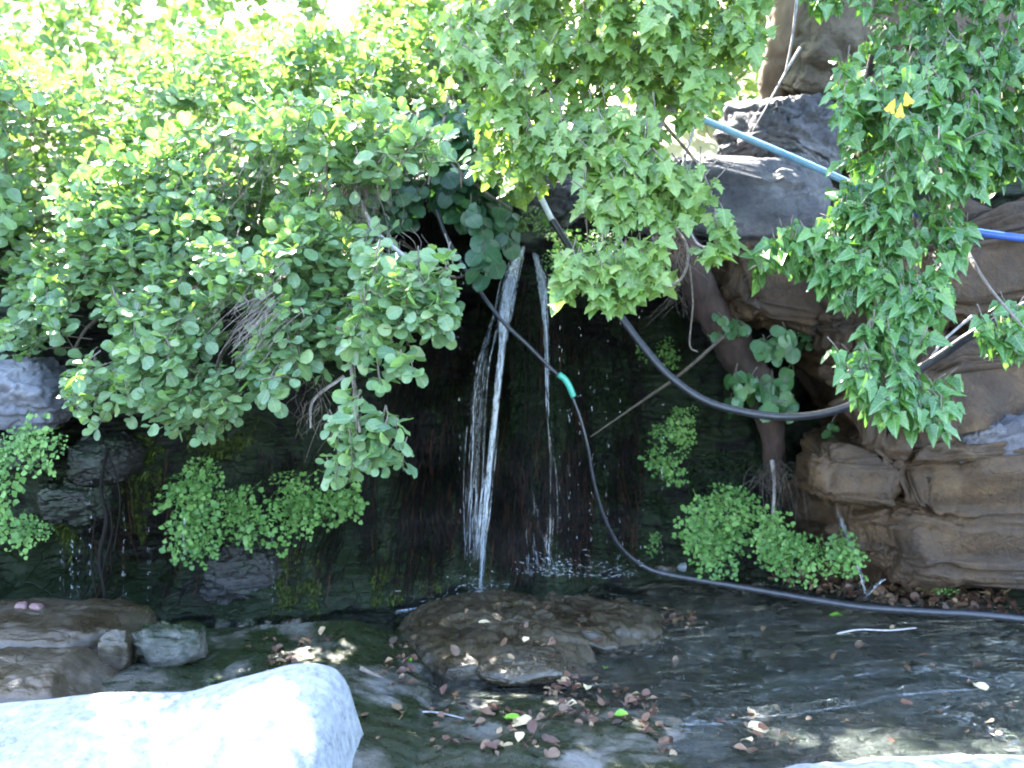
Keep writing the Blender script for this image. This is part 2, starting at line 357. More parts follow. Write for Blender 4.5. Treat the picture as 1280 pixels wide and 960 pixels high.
def wallY(x, z, fine=True):
    x = np.atleast_1d(np.asarray(x, float)); z = np.atleast_1d(np.asarray(z, float)); y = wall0(x, z)
    p = np.stack([x, y * .3, z], -1)
    y = y - .10 * fbm(p, (2.2, 2, 3.2), 3, 1) - .06 * fbm(p, (4, 4, 9), 4, 2, True)
    if fine: y = y - .022 * fbm(p, (11, 8, 16), 4, 4, True) - .02 * fbm(p, (30, 8, 5), 3, 9)
    return y
def W(px, py, off=0.0):
    """point on the rock wall seen at a pixel, moved off towards the viewer by off metres"""
    px = np.atleast_1d(np.asarray(px, float)); py = np.atleast_1d(np.asarray(py, float)); Y = np.full(px.shape, 4.8)
    for _ in range(7):
        q = P(px, py, Y); Y = .4 * Y + .6 * wallY(q[:, 0], q[:, 2], False)
    return P(px, py, Y - off)
nu, nv, nb = 560, 250, 60
xs = np.linspace(-4.2, 4.2, nu); t = np.linspace(0, 1, nv)
X, T = np.meshgrid(xs, t); Z = -.3 + T * (lip(X) + .3)
Y = wallY(X.ravel(), Z.ravel()).reshape(X.shape)
VW = np.stack([X, Y, Z], -1)
Yt = VW[-1, :, 1]; s_ = np.linspace(0, 1, nb + 1)[1:]
back = []
for s in s_:
    yy = Yt + s * 1.6; zz = lip(xs) + .10 * np.sqrt(s) * 1.2 + .22 * s * 1.6
    pp = np.stack([xs, yy, zz], -1); zz = zz + .05 * fbm(pp, 4, 4, 6) * min(1, s * 6)
    back.append(np.stack([xs, yy, zz], -1))
VW = np.concatenate([VW, np.array(back)]).reshape(-1, 3)
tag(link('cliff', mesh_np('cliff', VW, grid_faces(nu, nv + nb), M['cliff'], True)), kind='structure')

# hillside behind the lip, rising to the back
def hillz(x, y):
    p = np.stack([x, y, 0 * x], -1)
    return 1.6 + .55 * np.clip(y - 5.2, 0, 60) - .005 * np.clip(y - 5.2, 0, 60) ** 2 + .25 * fbm(p, .5, 4, 8) + .35 * np.clip(x, 0, 6) * np.clip((y - 5.5) / 4, 0, 1)
gx = np.linspace(-40, 40, 200); gy = 5.4 + np.linspace(0, 1, 120) ** 2 * 60
X, Y = np.meshgrid(gx, gy); Z = hillz(X.ravel(), Y.ravel())
tag(link('hillside', mesh_np('hillside', np.stack([X.ravel(), Y.ravel(), Z], -1), grid_faces(200, 120), M['grass'], True)), kind='structure')

# stream bed and surrounding ground
def bedz(x, y):
    p = np.stack([x, y, 0 * x], -1)
    z = -.05 + .030 * fbm(p, 1.6, 4, 11) + .012 * fbm(p, (5, 9, 1), 4, 12, True)
    z = z + (.15 + .03 * fbm(p, 2.5, 4, 14)) * np.clip((-.28 - x) / .35, 0, 1) ** .7 * np.clip((4.0 - y) / .25, 0, 1) ** .6 * np.clip((y - 2.2) / .5, 0, 1)      # ledge on the left
    z = z + .06 * np.clip((x - 1.2) / .6, 0, 1) * np.clip((y - 4.15) / .3, 0, 1)                          # bank under the right wall
    z = z + (.072 + .02 * fbm(p, 6, 4, 15, True)) * np.clip(1.3 - np.abs(x - .0) / .65, 0, 1) * np.clip((3.5 - y) / .4, 0, 1)               # stony shallows
    far = np.clip((np.hypot(x, y - 3) - 4.5) / 10, 0, 3); return z + far * .5
gx = np.concatenate([np.linspace(-60, -3.2, 30)[:-1], np.linspace(-3.2, 3.2, 420), np.linspace(3.2, 60, 30)[1:]])
gy = np.concatenate([np.linspace(-60, 1.2, 30)[:-1], np.linspace(1.2, 5.3, 300)])
X, Y = np.meshgrid(gx, gy); Z = bedz(X.ravel(), Y.ravel())
tag(link('stream_bed', mesh_np('stream_bed', np.stack([X.ravel(), Y.ravel(), Z], -1), grid_faces(len(gx), len(gy)), M['bed'], True)), kind='structure')
# water surface
gx = np.linspace(-3.6, 3.6, 420); gy = np.linspace(.8, 5.2, 320); X, Y = np.meshgrid(gx, gy)
p = np.stack([X.ravel(), Y.ravel(), 0 * X.ravel()], -1)
Z = .005 * fbm(p, (2, 6, 1), 4, 21) + .0045 * fbm(np.stack([p[:, 0] + .35 * p[:, 1], p[:, 1] - .15 * p[:, 0], p[:, 2]], -1), (1.6, 14, 1), 3, 23, True)
def ridge_line(pts, hgt, wd):
    c = spline(P([a for a, b in pts], [b for a, b in pts], 3.0), 60)
    c = np.array([P(*PX(q), 3.0) for q in c]); c = CAM + (c - CAM) * ((0 - CAM[2]) / (c[:, 2:3] - CAM[2]))
    d = np.full(len(p), 9.)
    for q in c: d = np.minimum(d, np.hypot(p[:, 0] - q[0], (p[:, 1] - q[1])))
    return hgt * np.exp(-(d / wd) ** 2)
Z = Z + ridge_line([(870, 897), (960, 893), (1050, 882), (1140, 865), (1280, 856)], .026, .03)
Z = Z + ridge_line([(960, 860), (1040, 843), (1120, 832), (1200, 840), (1290, 860)], .022, .05)
Z = Z + ridge_line([(1190, 890), (1240, 910), (1290, 945)], .018, .04)
tag(link('stream_water', mesh_np('stream_water', np.stack([p[:, 0], p[:, 1], Z], -1), grid_faces(420, 320), M['water'], True)), kind='structure')

def G(px, py, z=0.0):
    d = P(px, py, 1.0) - CAM; t = (z - CAM[2]) / d[2]; return CAM + d * t
def onbed(px, py, z0=.004):
    z = z0
    for _ in range(8):
        d = P(px, py, 1.0) - CAM; g = CAM + d * ((z - CAM[2]) / d[..., 2])[..., None]
        z = .5 * z + .5 * np.maximum(z0, bedz(np.atleast_1d(g[..., 0]), np.atleast_1d(g[..., 1])).reshape(np.shape(g[..., 0])) + .003)
    d = P(px, py, 1.0) - CAM; return CAM + d * ((z - CAM[2]) / d[..., 2])[..., None]
# ------------------------------------------------------------------ rocks
def sphere_grid(nu=72, nv=44):
    u = np.linspace(0, 2 * math.pi, nu, endpoint=False); v = np.linspace(-math.pi / 2, math.pi / 2, nv)
    U, Vv = np.meshgrid(u, v); return np.stack([np.cos(Vv) * np.cos(U), np.cos(Vv) * np.sin(U), np.sin(Vv)], -1).reshape(-1, 3), grid_faces(nu, nv, True)
def rock(name, c, size, m, label, box=.5, rot=(0, 0, 0), seed=0, rough=.12, strata=0.0, res=130, group=None, parent=None, cat='rock', cuts=14, fract=.35):
    d, f = sphere_grid(res, int(res * .62))
    e = 1 - box * .8
    b = np.sign(d) * np.abs(d) ** e; b /= (np.abs(b) ** 4).sum(1)[:, None] ** .25 if box > .3 else 1
    s = np.array(size) / 2; q = b * s; k = np.min(s)
    nrm = d / s; nrm /= np.linalg.norm(nrm, axis=1)[:, None]
    fr = 1.0 / max(s)
    h = .8 * fbm(q, 1.3 * fr, 3, seed) + .55 * fbm(q, 3.2 * fr, 4, seed + 1, True) + .14 * fbm(q, 12 * fr, 4, seed + 3)
    q = q + nrm * (h * rough * k * 2)[:, None]
    pr_ = np.random.default_rng(seed + 1000)
    for _ in range(cuts):
        n_ = pr_.normal(0, 1, 3); n_ /= np.linalg.norm(n_); ext = np.abs(n_) @ s * pr_.uniform(.58, .8)
        over = q @ n_ - ext; q = q - n_ * (np.clip(over, 0, None) * .92)[:, None]
    q = q + nrm * (fbm(q, 7 * fr, 5, seed + 7, True) * rough * k * .35 + fbm(q, 30, 4, seed + 8) * .006)[:, None]
    if fract:
        qs = q * [1, 1, 2.4] * (3.2 * fr) + .35 * np.stack([fbm(q, 4 * fr, 3, seed + 20 + a) for a in range(3)], 1); ci, cr = worley(qs, seed)
        ci2, cr2 = worley(qs * 2.7, seed + 3)
        q = q + nrm * ((ci * .34 - np.exp(-(cr / .07) ** 2) * .22 + ci2 * .09 - np.exp(-(cr2 / .10) ** 2) * .05) * fract * k)[:, None]
    if strata:
        lay = np.floor((q[:, 2] + .02 * fbm(q, 3, 2, seed + 5)) / strata)
        q = q + nrm * [1, 1, 0] * ((hsh(lay.astype(np.int64), lay.astype(np.int64) * 0 + seed, lay.astype(np.int64) * 0) - .5) * .25 * strata)[:, None]
    Rm = np.array(Matrix.Rotation(rot[2], 3, 'Z') @ Matrix.Rotation(rot[1], 3, 'Y') @ Matrix.Rotation(rot[0], 3, 'X'))
    q = q @ Rm.T
    o = link(name, mesh_np(name, q, f, m, True)); o.location = c
    if parent is None: tag(o, label, cat, group)
    return o
def rockpx(name, box_px, Y, dy, m, label, zoff=0, **k):
    x0, y0, x1, y1 = box_px; a = P(x0, y0, Y); b = P(x1, y1, Y)
    return rock(name, ((a[0] + b[0]) / 2, Y + dy / 2, (a[2] + b[2]) / 2 + zoff), (abs(b[0] - a[0]) * 1.03, dy, abs(a[2] - b[2]) * 1.03), m, label, **k)
rockpx('rock_slab', (800, 190, 1060, 310), 4.45, 1.1, M['grey'], 'big grey flat-topped rock slab with vertical face under the pale blue pipe', box=.85, seed=3, rough=.09, strata=.09, rot=(0, R(2), 0))
rockpx('rock', (935, 112, 1062, 205), 4.75, .6, M['grey'], 'rough grey angular rock standing on the flat-topped grey slab', box=.45, seed=9, rough=.14, rot=(0, R(12), R(20)))
rockpx('rock', (1000, 20, 1150, 150), 5.1, .7, M['grey'], 'grey brown rock behind the ivy beside the pale leaning trunk', box=.4, seed=14, rough=.15, rot=(0, R(-25), 0))
rockpx('rock', (640, 215, 740, 300), 5.0, .5, M['grey'], 'bluish grey wet rock at the top of the waterfall behind the white pipe', box=.4, seed=17, rough=.14)
rockpx('rock', (760, 215, 880, 300), 4.9, .5, M['grey'], 'grey rock left of the flat-topped slab half hidden by maple leaves', box=.5, seed=18, rough=.14)
rockpx('rock_ledge', (895, 296, 1110, 412), 4.35, 1.0, M['brown'], 'dark brown overhanging rock ledge below the grey slab', box=.85, seed=21, fract=.6, strata=.03, rough=.12, rot=(0, R(4), 0))
rockpx('rock_ledge', (1100, 250, 1460, 400), 4.15, 1.0, M['brown'], 'dark brown rock ledge behind the ivy under the blue pipe', box=.85, seed=24, fract=.6, strata=.03, rough=.12, rot=(0, R(-6), 0), res=140)
rockpx('rock', (1040, 385, 1160, 470), 4.35, .8, M['brown'], 'rust brown rock right of the dark hollow behind the hanging ivy', box=.7, seed=27, fract=.6, strata=.03, rough=.14)
rockpx('rock', (1060, 415, 1480, 585), 4.02, 1.2, M['brown'], 'large brown smooth rock sloping down from the right below the ivy', box=.9, seed=31, fract=.6, strata=.03, rough=.09, rot=(0, R(-8), 0), res=230)
rockpx('rock', (1034, 567, 1150, 634), 4.02, .7, M['brown'], 'blunt brown block with a pale chipped top beside the thin water jet', box=.9, seed=35, fract=.6, strata=.03, rough=.09, rot=(0, R(2), R(-8)))
rockpx('rock', (1100, 540, 1480, 675), 3.98, .9, M['brown'], 'brown layered rock at the right edge behind the blunt block', box=.9, seed=37, fract=.6, strata=.03, rough=.13, rot=(0, R(-3), R(3)), res=230)
rockpx('rock', (1045, 620, 1220, 705), 4.12, .8, M['brown'], 'yellowish brown rock below the blunt block', box=.8, seed=41, fract=.6, strata=.03, rough=.15, rot=(0, R(3), 0))
rockpx('rock', (1090, 668, 1480, 770), 3.95, .9, M['brown'], 'smooth grey brown slanting rock foot above the leaf litter at right', box=.85, seed=44, fract=.6, strata=.03, rough=.08, rot=(R(-14), R(3), R(-4)), res=230)
rockpx('rock', (1215, 530, 1370, 590), 3.93, .4, M['grey'], 'pale lichen streaked rock face at the right edge', box=.8, seed=46, fract=.6, strata=.03, rough=.14, rot=(0, R(-15), 0))
rockpx('boulder', (-90, 458, 48, 545), 3.75, .6, M['grey2'], 'pale grey boulder at the left edge under the shrub', box=.5, seed=51, rough=.08, cat='boulder')
rockpx('boulder', (-80, 540, 42, 595), 3.85, .5, M['darkrock'], 'smaller grey boulder below the pale one at the left edge', box=.4, seed=53, rough=.08, cat='boulder')
rockpx('boulder', (70, 555, 150, 610), 3.95, .4, M['darkrock'], 'rounded dark green boulder beside the left ferns', box=.3, seed=55, rough=.08, cat='boulder')
rockpx('boulder', (35, 605, 120, 660), 3.95, .4, M['darkrock'], 'rounded grey boulder on the dark wall above the drip lines', box=.3, seed=57, rough=.08, cat='boulder')
rockpx('rock', (235, 690, 350, 770), 4.2, .4, M['darkrock'], 'dark purplish rock bulging from the wall below the ferns', box=.3, seed=59, rough=.12)
# central mound and its ledge
rock('rock_mound', (-.02, 3.86, -.06), (.90, 1.14, .28), M['slab'], 'low rounded brown rock mound in the stream below the waterfall', box=.12, rot=(R(3), R(2), R(14)), seed=61, rough=.15, res=200, fract=.16, cuts=7)
rock('rock_shelf', (.30, 4.02, -.03), (.62, .55, .17), M['slab'], 'flat wet rock shelf joining the mound on its right', box=.5, rot=(0, R(3), R(-10)), seed=64, rough=.14, res=120)
rock('stone', (.03, 3.52, .03), (.34, .30, .07), M['slab'], 'bluish grey wet stone at the front foot of the brown mound', cuts=5, box=.2, rot=(0, 0, R(10)), seed=66, rough=.1, cat='stone')
rock('stone', (.24, 3.00, -.045), (.24, .34, .09), M['bed'], 'submerged grey stone at the bottom edge below the litter', box=.4, seed=67, rough=.1, cat='stone')
# white polished rock at lower left
nu, nv = 200, 120; gx = np.linspace(-2.6, -.30, nu); 
crest = np.array([[-200, 900], [0, 880], [60, 876], [120, 868], [200, 868], [235, 868], [270, 855], [320, 842], [360, 833], [400, 833], [430, 852], [446, 900], [452, 990]])
yb = 2.72
cw = P(crest[:, 0], crest[:, 1], yb); hx = np.interp(gx, cw[:, 0], cw[:, 2]); hx = np.convolve(np.pad(hx, 3, 'edge'), np.ones(7) / 7, 'valid')
hx = np.where(gx > cw[-1, 0], -.15, hx)
V = []
for j in range(nv):
    s = j / (nv - 1); th = s * math.pi * .62 - .12
    edge = np.clip((cw[-2, 0] - gx) / .30, 0, 1) ** .5
    y = yb + .16 - (1.3 * s ** 1.3) * (.55 + .45 * edge)
    z = -.15 + (hx + .15) * np.clip(np.sin(np.clip(.35 + s * 6.0, 0, math.pi / 2)), 0, 1) - np.clip(s - .2, 0, 1) ** 1.5 * .30
    V.append(np.stack([gx, np.broadcast_to(y, gx.shape), z], -1))
V = np.array(V).reshape(-1, 3); V[:, 2] += .010 * fbm(V, 3, 3, 71) + .002 * fbm(V, 20, 3, 72)
o = link('pale_boulder', mesh_np('pale_boulder', V, grid_faces(nu, nv)[:, ::-1], M['pale'], True)); tag(o, 'large smooth white water-polished boulder in the lower left corner', 'boulder')
rock('pale_boulder', (1.15, 2.40, -.075), (1.5, .75, .40), M['pale'], 'white polished boulder just showing at the bottom right edge', fract=0, cuts=3, box=.3, seed=74, rough=.05, rot=(0, R(0), R(6)), cat='boulder')
# ledge rocks on the left and small stones on them
rock('rock', (-1.72, 3.55, .10), (.75, .5, .22), M['slab'], 'flat mossy grey rock at the left edge above the white boulder', box=.4, seed=76, rough=.08, fract=.12, cuts=6)
rock('rock', (-1.62, 3.15, .085), (.70, .5, .20), M['slab'], 'olive brown rock at the left edge directly behind the white boulder', box=.3, seed=78, rough=.08, fract=.12, cuts=6)
rock('stone', (-1.36, 3.32, .16), (.09, .10, .17), M['slab'], 'upright narrow stone between the left ledge rocks', box=.5, seed=79, rough=.1, res=40, cat='stone')
rock('stone', (-1.20, 3.40, .15), (.26, .16, .13), M['bed'], 'dark grey oblong stone right of the upright stone', box=.5, seed=80, rough=.1, res=40, cat='stone')
for k in range(24):
    px = RG.uniform(140, 390); Yk = 3.70 + (px - 150) * .0012 + RG.normal() * .07; q = P(px, 500, Yk)
    r = RG.uniform(.008, .036)
    tag(rock('pebble', (q[0], Yk, float(bedz(np.array([q[0]]), np.array([Yk]))[0]) + r * .5), (r * 2, r * 1.5, r * 1.3), M['slab'] if k % 2 else M['darkrock'], None, box=.4, rot=(RG.uniform(-.4, .4), RG.uniform(-.4, .4), RG.uniform(0, 3)), seed=90 + k, res=18, parent=1),
        'small pale pebble in the row at the foot of the left wall', 'pebble', 'pebbles along the foot of the left wall')
for k, (px, py) in enumerate([(28, 800), (48, 795)]):
    q = P(px, py, 3.62); rock('stone', (q[0], 3.62, .205), (.05, .04, .05), M['pinkstone'], ['pink stone on the left ledge, the one nearer the left edge', 'pink stone on the left ledge, the right one of two'][k], seed=130 + k, res=20, cat='stone')
rock('stone', tuple(P(832, 712, 4.45)), (.10, .07, .05), M['slab'], 'tan stone under the black hose', seed=140, box=.2, res=40, cat='stone')
rock('stone', tuple(P(853, 709, 4.5)), (.045, .04, .035), M['pale'], 'small white stone beside the black hose', seed=141, res=24, cat='stone')

# ------------------------------------------------------------------ leaves
def leafmesh(outline, mid, fold=.18, droop=.15, rg=None, scale=1.0, pet=.25):
    """outline: right-side points (x,y) from base to tip; mirrored on the left; mid: number of midrib points"""
    o = np.array(outline, float); n = len(o); ys = np.concatenate([[0], o[1:-1, 1], [o[-1, 1]]])
    midp = np.stack([np.zeros(n), np.linspace(0, o[-1, 1], n)], 1)
    Rr = o.copy(); Ll = o * [-1, 1]
    V = np.vstack([midp, Rr, Ll]); f = []
    for i in range(n - 1):
        f += [(i, n + i, n + i + 1), (i, n + i + 1, i + 1), (i, 2 * n + i + 1, 2 * n + i), (i, i + 1, 2 * n + i + 1)]
    f = [t for t in f if np.linalg.norm(np.cross(np.append(V[t[1]] - V[t[0]], 0), np.append(V[t[2]] - V[t[0]], 0))) > 1e-5]
    x, y = V[:, 0], V[:, 1]
    z = fold * np.abs(x) - droop * y ** 2 + rg.normal(0, .02, len(x)) * (np.abs(x) > 0) + .05 * np.sin(y * 9 + rg.uniform(0, 6)) * np.abs(x) * 2
    V3 = np.stack([x, y, z], 1)
    # petiole: a thin three-sided stalk behind the base
    pv = np.array([[-.012, 0, 0], [.012, 0, 0], [0, -pet, .10 * pet], [0, 0, -.02]]); k = len(V3)
    V3 = np.vstack([V3, pv]); f += [(k, k + 1, k + 2), (k + 1, k + 3, k + 2)]
    lu = np.stack([np.append(x, [0, 0, 0, 0]), np.append(y, [0, 0, 0, 0]), np.zeros(len(V3))], 1)
    return V3 * scale, np.array(f), lu
lr = np.random.default_rng(3)
ALD = [(.0, .0), (.22, .14), (.38, .38), (.43, .64), (.32, .88), (.12, .99), (.0, .96)]
ROU = [(.0, .0), (.30, .02), (.46, .28), (.46, .58), (.30, .84), (.0, .96)]
IVY = [(.0, .06), (.20, -.06), (.44, .14), (.30, .38), (.24, .62), (.0, 1.05)]
MAP = [(.0, .0), (.16, -.02), (.40, .06), (.27, .22), (.52, .46), (.30, .48), (.24, .62), (.16, .80), (.0, 1.0)]
POI = [(.0, .0), (.18, .12), (.30, .38), (.26, .62), (.12, .85), (.0, 1.0)]
def variants(o, k, fold, droop): return [leafmesh(np.array(o) * [lr.uniform(.88, 1.1), 1], 0, lr.uniform(*fold), lr.uniform(*droop), lr) for _ in range(k)]
LV = {'alder': variants(ALD, 6, (.05, .5), (-.1, .35)), 'round': variants(ROU, 4, (0, .25), (0, .3)),
      'ivy': variants(IVY, 6, (.15, .6), (.0, .35)), 'maple': variants(MAP, 6, (-.05, .35), (0, .35)), 'point': variants(POI, 4, (.1, .5), (0, .4))}
LOBJ = {}
class Plant:
    def __init__(s, name, loc, label, cat, kind, mat, group=None):
        s.root = empty(name, loc, label, cat, group); s.k = kind; s.mat = mat; s.L = []; s.tw = MB(); s.loc = np.array(loc, float)
    def leaf(s, p, d, n, sz): s.L.append((p, d, n, sz))
    def spray(s, base, tip, nl, sz, sag=.0, tipup=.0, face=None, tw=.0022, rg=RG):
        base = np.asarray(base, float); tip = np.asarray(tip, float); L = np.linalg.norm(tip - base)
        mid = (base + tip) / 2 + [rg.normal() * .05 * L, rg.normal() * .05 * L, sag * L]
        c = spline([base, mid, tip], 7); s.tw.tube(c, tw * 1.5, tw * .5, 3, cap=False)
        T = tip - mid; T /= np.linalg.norm(T) + 1e-9
        for i in range(nl):
            u = .25 + .75 * (i + rg.uniform(0, .6)) / nl; f = u * 6; a = int(min(f, 5)); p = c[a] + (c[a + 1] - c[a]) * (f - a)
            ang = i * 2.4 + rg.uniform(-.5, .5)
            side = np.cross(T, [0, 0, 1.]); side /= np.linalg.norm(side) + 1e-6; upv = np.cross(side, T)
            if s.k == 'ivy':
                d = np.array([rg.normal() * .6, -.35 + rg.normal() * .35, -.7 + rg.normal() * .35]); n = np.array([rg.normal() * .45, -.65 + rg.normal() * .2, .8 + rg.normal() * .35])
            elif s.k == 'maple':
                d = side * np.cos(ang) * .9 + T * .5 + [0, -.3, -.35 + rg.normal() * .25]; n = np.array([rg.normal() * .4, -.45 + rg.normal() * .3, 1.0])
            elif s.k == 'round' or s.k == 'point':
                d = side * np.cos(ang) + T * .4 + [0, -.3, -.6 + rg.normal() * .3]; n = np.array([rg.normal() * .4, -.8, .8 + rg.normal() * .3])
            else:
                d = side * np.cos(ang) * .8 + T * (.7 if u > .7 else .25) + upv * (np.sin(ang) * .5 + .25) + rg.normal(0, .22, 3); n = np.array([rg.normal() * .5, -.5 + rg.normal() * .45, .9 + rg.normal() * .3])
            s.leaf(p, d, n, sz * rg.uniform(.5, 1.25) * (1.0 if u < .93 else .75))
    def finish(s, nobj=300, branches=()):
        pos = np.array([l[0] for l in s.L]); d = np.array([l[1] for l in s.L]); n = np.array([l[2] for l in s.L]); sz = np.array([l[3] for l in s.L])
        d = d / np.linalg.norm(d, axis=1)[:, None]; n = n - (n * d).sum(1)[:, None] * d; n /= np.linalg.norm(n, axis=1)[:, None] + 1e-9
        x = np.cross(d, n); Mx = np.stack([x, d, n], -1) * sz[:, None, None]
        pos = pos + d * (.25 * sz)[:, None]
        px = PX(pos); dist = np.linalg.norm(pos - CAM, axis=1)
        vis = (px[:, 0] > 0) & (px[:, 0] < 1280) & (px[:, 1] > 0) & (px[:, 1] < 960)
        score = sz / dist + (~vis) * -1
        # keep the leaves that nothing of the same plant hides: nearest per small screen cell
        cell = (px[:, 0] // 12).astype(int) * 1000 + (px[:, 1] // 12).astype(int); first = {}
        for i in np.argsort(dist):
            if vis[i] and cell[i] not in first: first[cell[i]] = i
        fr = np.zeros(len(pos)); fr[list(first.values())] = .02
        order = np.argsort(-(score + fr)); sel = order[:nobj]; rest = order[nobj:]
        var = RG.integers(0, len(LV[s.k]), len(pos)); V = LV[s.k]
        for i in sel:
            key = (s.k, s.mat.name, int(var[i]))
            if key not in LOBJ:
                v, f, lu = V[var[i]]; LOBJ[key] = mesh_np('leaf', v, [f], s.mat, True, {'luv': lu})
            o = bpy.data.objects.new('leaf', LOBJ[key]); C.objects.link(o); o.parent = s.root
            m = Matrix.Identity(4)
            for a in range(3):
                for b in range(3): m[a][b] = Mx[i, a, b]
                m[a][3] = pos[i, a] - s.loc[a]
            o.matrix_basis = m
        if len(rest):
            mb = MB(); LU = []; VV = []; FF = []; k = 0
            for vi in range(len(V)):
                idx = rest[var[rest] == vi]
                if not len(idx): continue
                v, f, lu = V[vi]; q = np.einsum('kab,mb->kma', Mx[idx], v) + pos[idx][:, None]
                VV.append(q.reshape(-1, 3)); FF.append((f[None] + (np.arange(len(idx)) * len(v))[:, None, None] + k).reshape(-1, 3)); k += len(idx) * len(v)
                l = np.broadcast_to(lu, (len(idx),) + lu.shape).copy(); l[:, :, 2] = RG.uniform(0, 1, len(idx))[:, None]; LU.append(l.reshape(-1, 3))
            o = link('foliage', mesh_np('foliage', np.vstack(VV), [np.vstack(FF)], s.mat, True, {'luv': np.vstack(LU)}), s.root); tag(o, kind='stuff')
        if s.tw.n: tag(s.tw.build('twigs', M['twig'], s.root), kind='stuff')
        for b in branches:
            mb = MB(); mb.tube([np.asarray(q) for q in b[0]], b[1], b[2], 7, 24, bump=.25); mb.build('branch', b[3] if len(b) > 3 else M['twig'], s.root)
def clump(p, sc, seed): return fbm(p, sc, 3, seed)

def fill(pl, poly, n, Yf, sz, L, nl, anchor, seed=0, thr=-.25, sag=.1, thick=.3, bulge=.3, down=0.0, rg=RG):
    """sprays with their tips spread through the volume whose near side is Yf(px,py)"""
    q = sample_poly(poly, int(n * 1.6), rg); Yd = Yf(q[:, 0], q[:, 1]); t = P(q[:, 0], q[:, 1], Yd)
    keep = clump(t * [1, .3, 1], 2.6, seed) > thr; q = q[keep][:n]; Yd = Yd[keep][:n]
    b = fbm(np.stack([q[:, 0] / 110, q[:, 1] / 90, q[:, 0] * 0 + seed], 1), 1, 2, seed + 2) * bulge
    Yd = Yd - b + rg.exponential(thick, len(q)); t = P(q[:, 0], q[:, 1], Yd)
    for k in range(len(t)):
        a = np.asarray(anchor, float) + [ (t[k, 0] - anchor[0]) * .75, 0, 0]
        v = t[k] - a; v = v / (np.linalg.norm(v) + 1e-6); v = v + rg.normal(0, .35, 3); v[2] -= down; v /= np.linalg.norm(v)
        l = L * rg.uniform(.6, 1.2); pl.spray(t[k] - v * l, t[k], nl, sz, sag, rg=rg)
lin = lambda pts: (lambda x, y: idw([p[0] / 200 for p in pts], [p[1] / 200 for p in pts], [p[2] for p in pts], np.asarray(x) / 200, np.asarray(y) / 200, .5, 1.5))

# left front shrub with round leaves hanging over the ledge
rg = np.random.default_rng(11)
pl = Plant('alder_shrub', P(250, 330, 4.6), 'big bright green round-leaved shrub hanging over the left ledge and the dark wall', 'shrub', 'alder', M['alder'])
Yf = lin([(0, 450, 3.9), (0, 300, 4.2), (150, 500, 3.6), (260, 520, 3.4), (300, 350, 3.6), (200, 200, 4.2), (400, 350, 3.35), (400, 200, 3.7), (500, 400, 3.0), (540, 380, 3.0), (450, 560, 2.95), (500, 200, 3.5), (550, 200, 3.4)])
A = P(300, 300, 5.0)
fill(pl, [(0, 330), (120, 240), (260, 220), (390, 250), (470, 300), (470, 420), (400, 455), (340, 495), (305, 490), (285, 555), (240, 552), (215, 525), (150, 510), (110, 548), (60, 540), (50, 490), (0, 465)], 680, Yf, .053, .24, 9, A, 1, -.12, thick=.4, rg=rg)
fill(pl, [(450, 330), (480, 315), (520, 345), (565, 350), (570, 420), (545, 450), (500, 430), (440, 420)], 62, Yf, .055, .15, 9, P(380, 300, 3.7), 2, -1, thick=.12, bulge=.1, down=.3, rg=rg)
fill(pl, [(425, 430), (500, 440), (525, 475), (480, 480), (430, 520), (505, 535), (508, 590), (470, 590), (440, 612), (400, 600), (402, 565), (435, 505)], 46, Yf, .052, .10, 7, P(440, 380, 3.4), 3, -1, thick=.08, bulge=.05, down=.5, rg=rg)
fill(pl, [(300, 470), (360, 440), (420, 440), (380, 480), (345, 505), (315, 500)], 16, Yf, .062, .16, 8, P(360, 380, 3.7), 3, -1, thick=.1, bulge=.05, down=.4, rg=rg)
fill(pl, [(90, 470), (130, 500), (215, 490), (290, 480), (300, 520), (262, 556), (215, 540), (150, 528), (115, 552), (95, 520)], 85, lambda x, y: 3.45 + 0 * x, .050, .17, 9, P(220, 400, 4.0), 12, -.7, thick=.15, bulge=.1, down=.3, rg=rg)
fill(pl, [(300, 440), (440, 410), (430, 450), (390, 480), (345, 505), (310, 490)], 42, lambda x, y: 3.4 + 0 * x, .052, .16, 8, P(360, 350, 3.8), 13, -.8, thick=.15, bulge=.1, down=.3, rg=rg)
fill(pl, [(-500, -160), (-20, -160), (0, 120), (30, 330), (0, 440), (-60, 480), (-500, 460)], 1300, lambda x, y: 4.1 + 0 * x, .065, .26, 8, A + [-1, 0, 0], 6, -.6, thick=.5, rg=rg)  # unseen leaves off to the left, added to keep sun off the pale boulder
fill(pl, [(180, 170), (330, 130), (470, 135), (560, 165), (555, 205), (480, 225), (400, 240), (380, 290), (200, 300), (80, 300), (60, 240)], 380, Yf, .054, .24, 9, P(350, 260, 4.8), 4, -.3, rg=rg)
fill(pl, [(-60, 90), (200, 40), (560, 20), (575, 160), (470, 140), (180, 190), (60, 260), (-60, 340)], 560, lambda x, y: 4.5 + 0 * x, .058, .26, 9, P(300, 220, 5.6), 7, -.2, thick=.5, rg=rg)
fill(pl, [(250, 210), (350, 200), (350, 310), (260, 320)], 60, lambda x, y: 4.3 + 0 * x, .058, .26, 9, P(300, 240, 5.6), 8, -1, thick=.2, rg=rg)
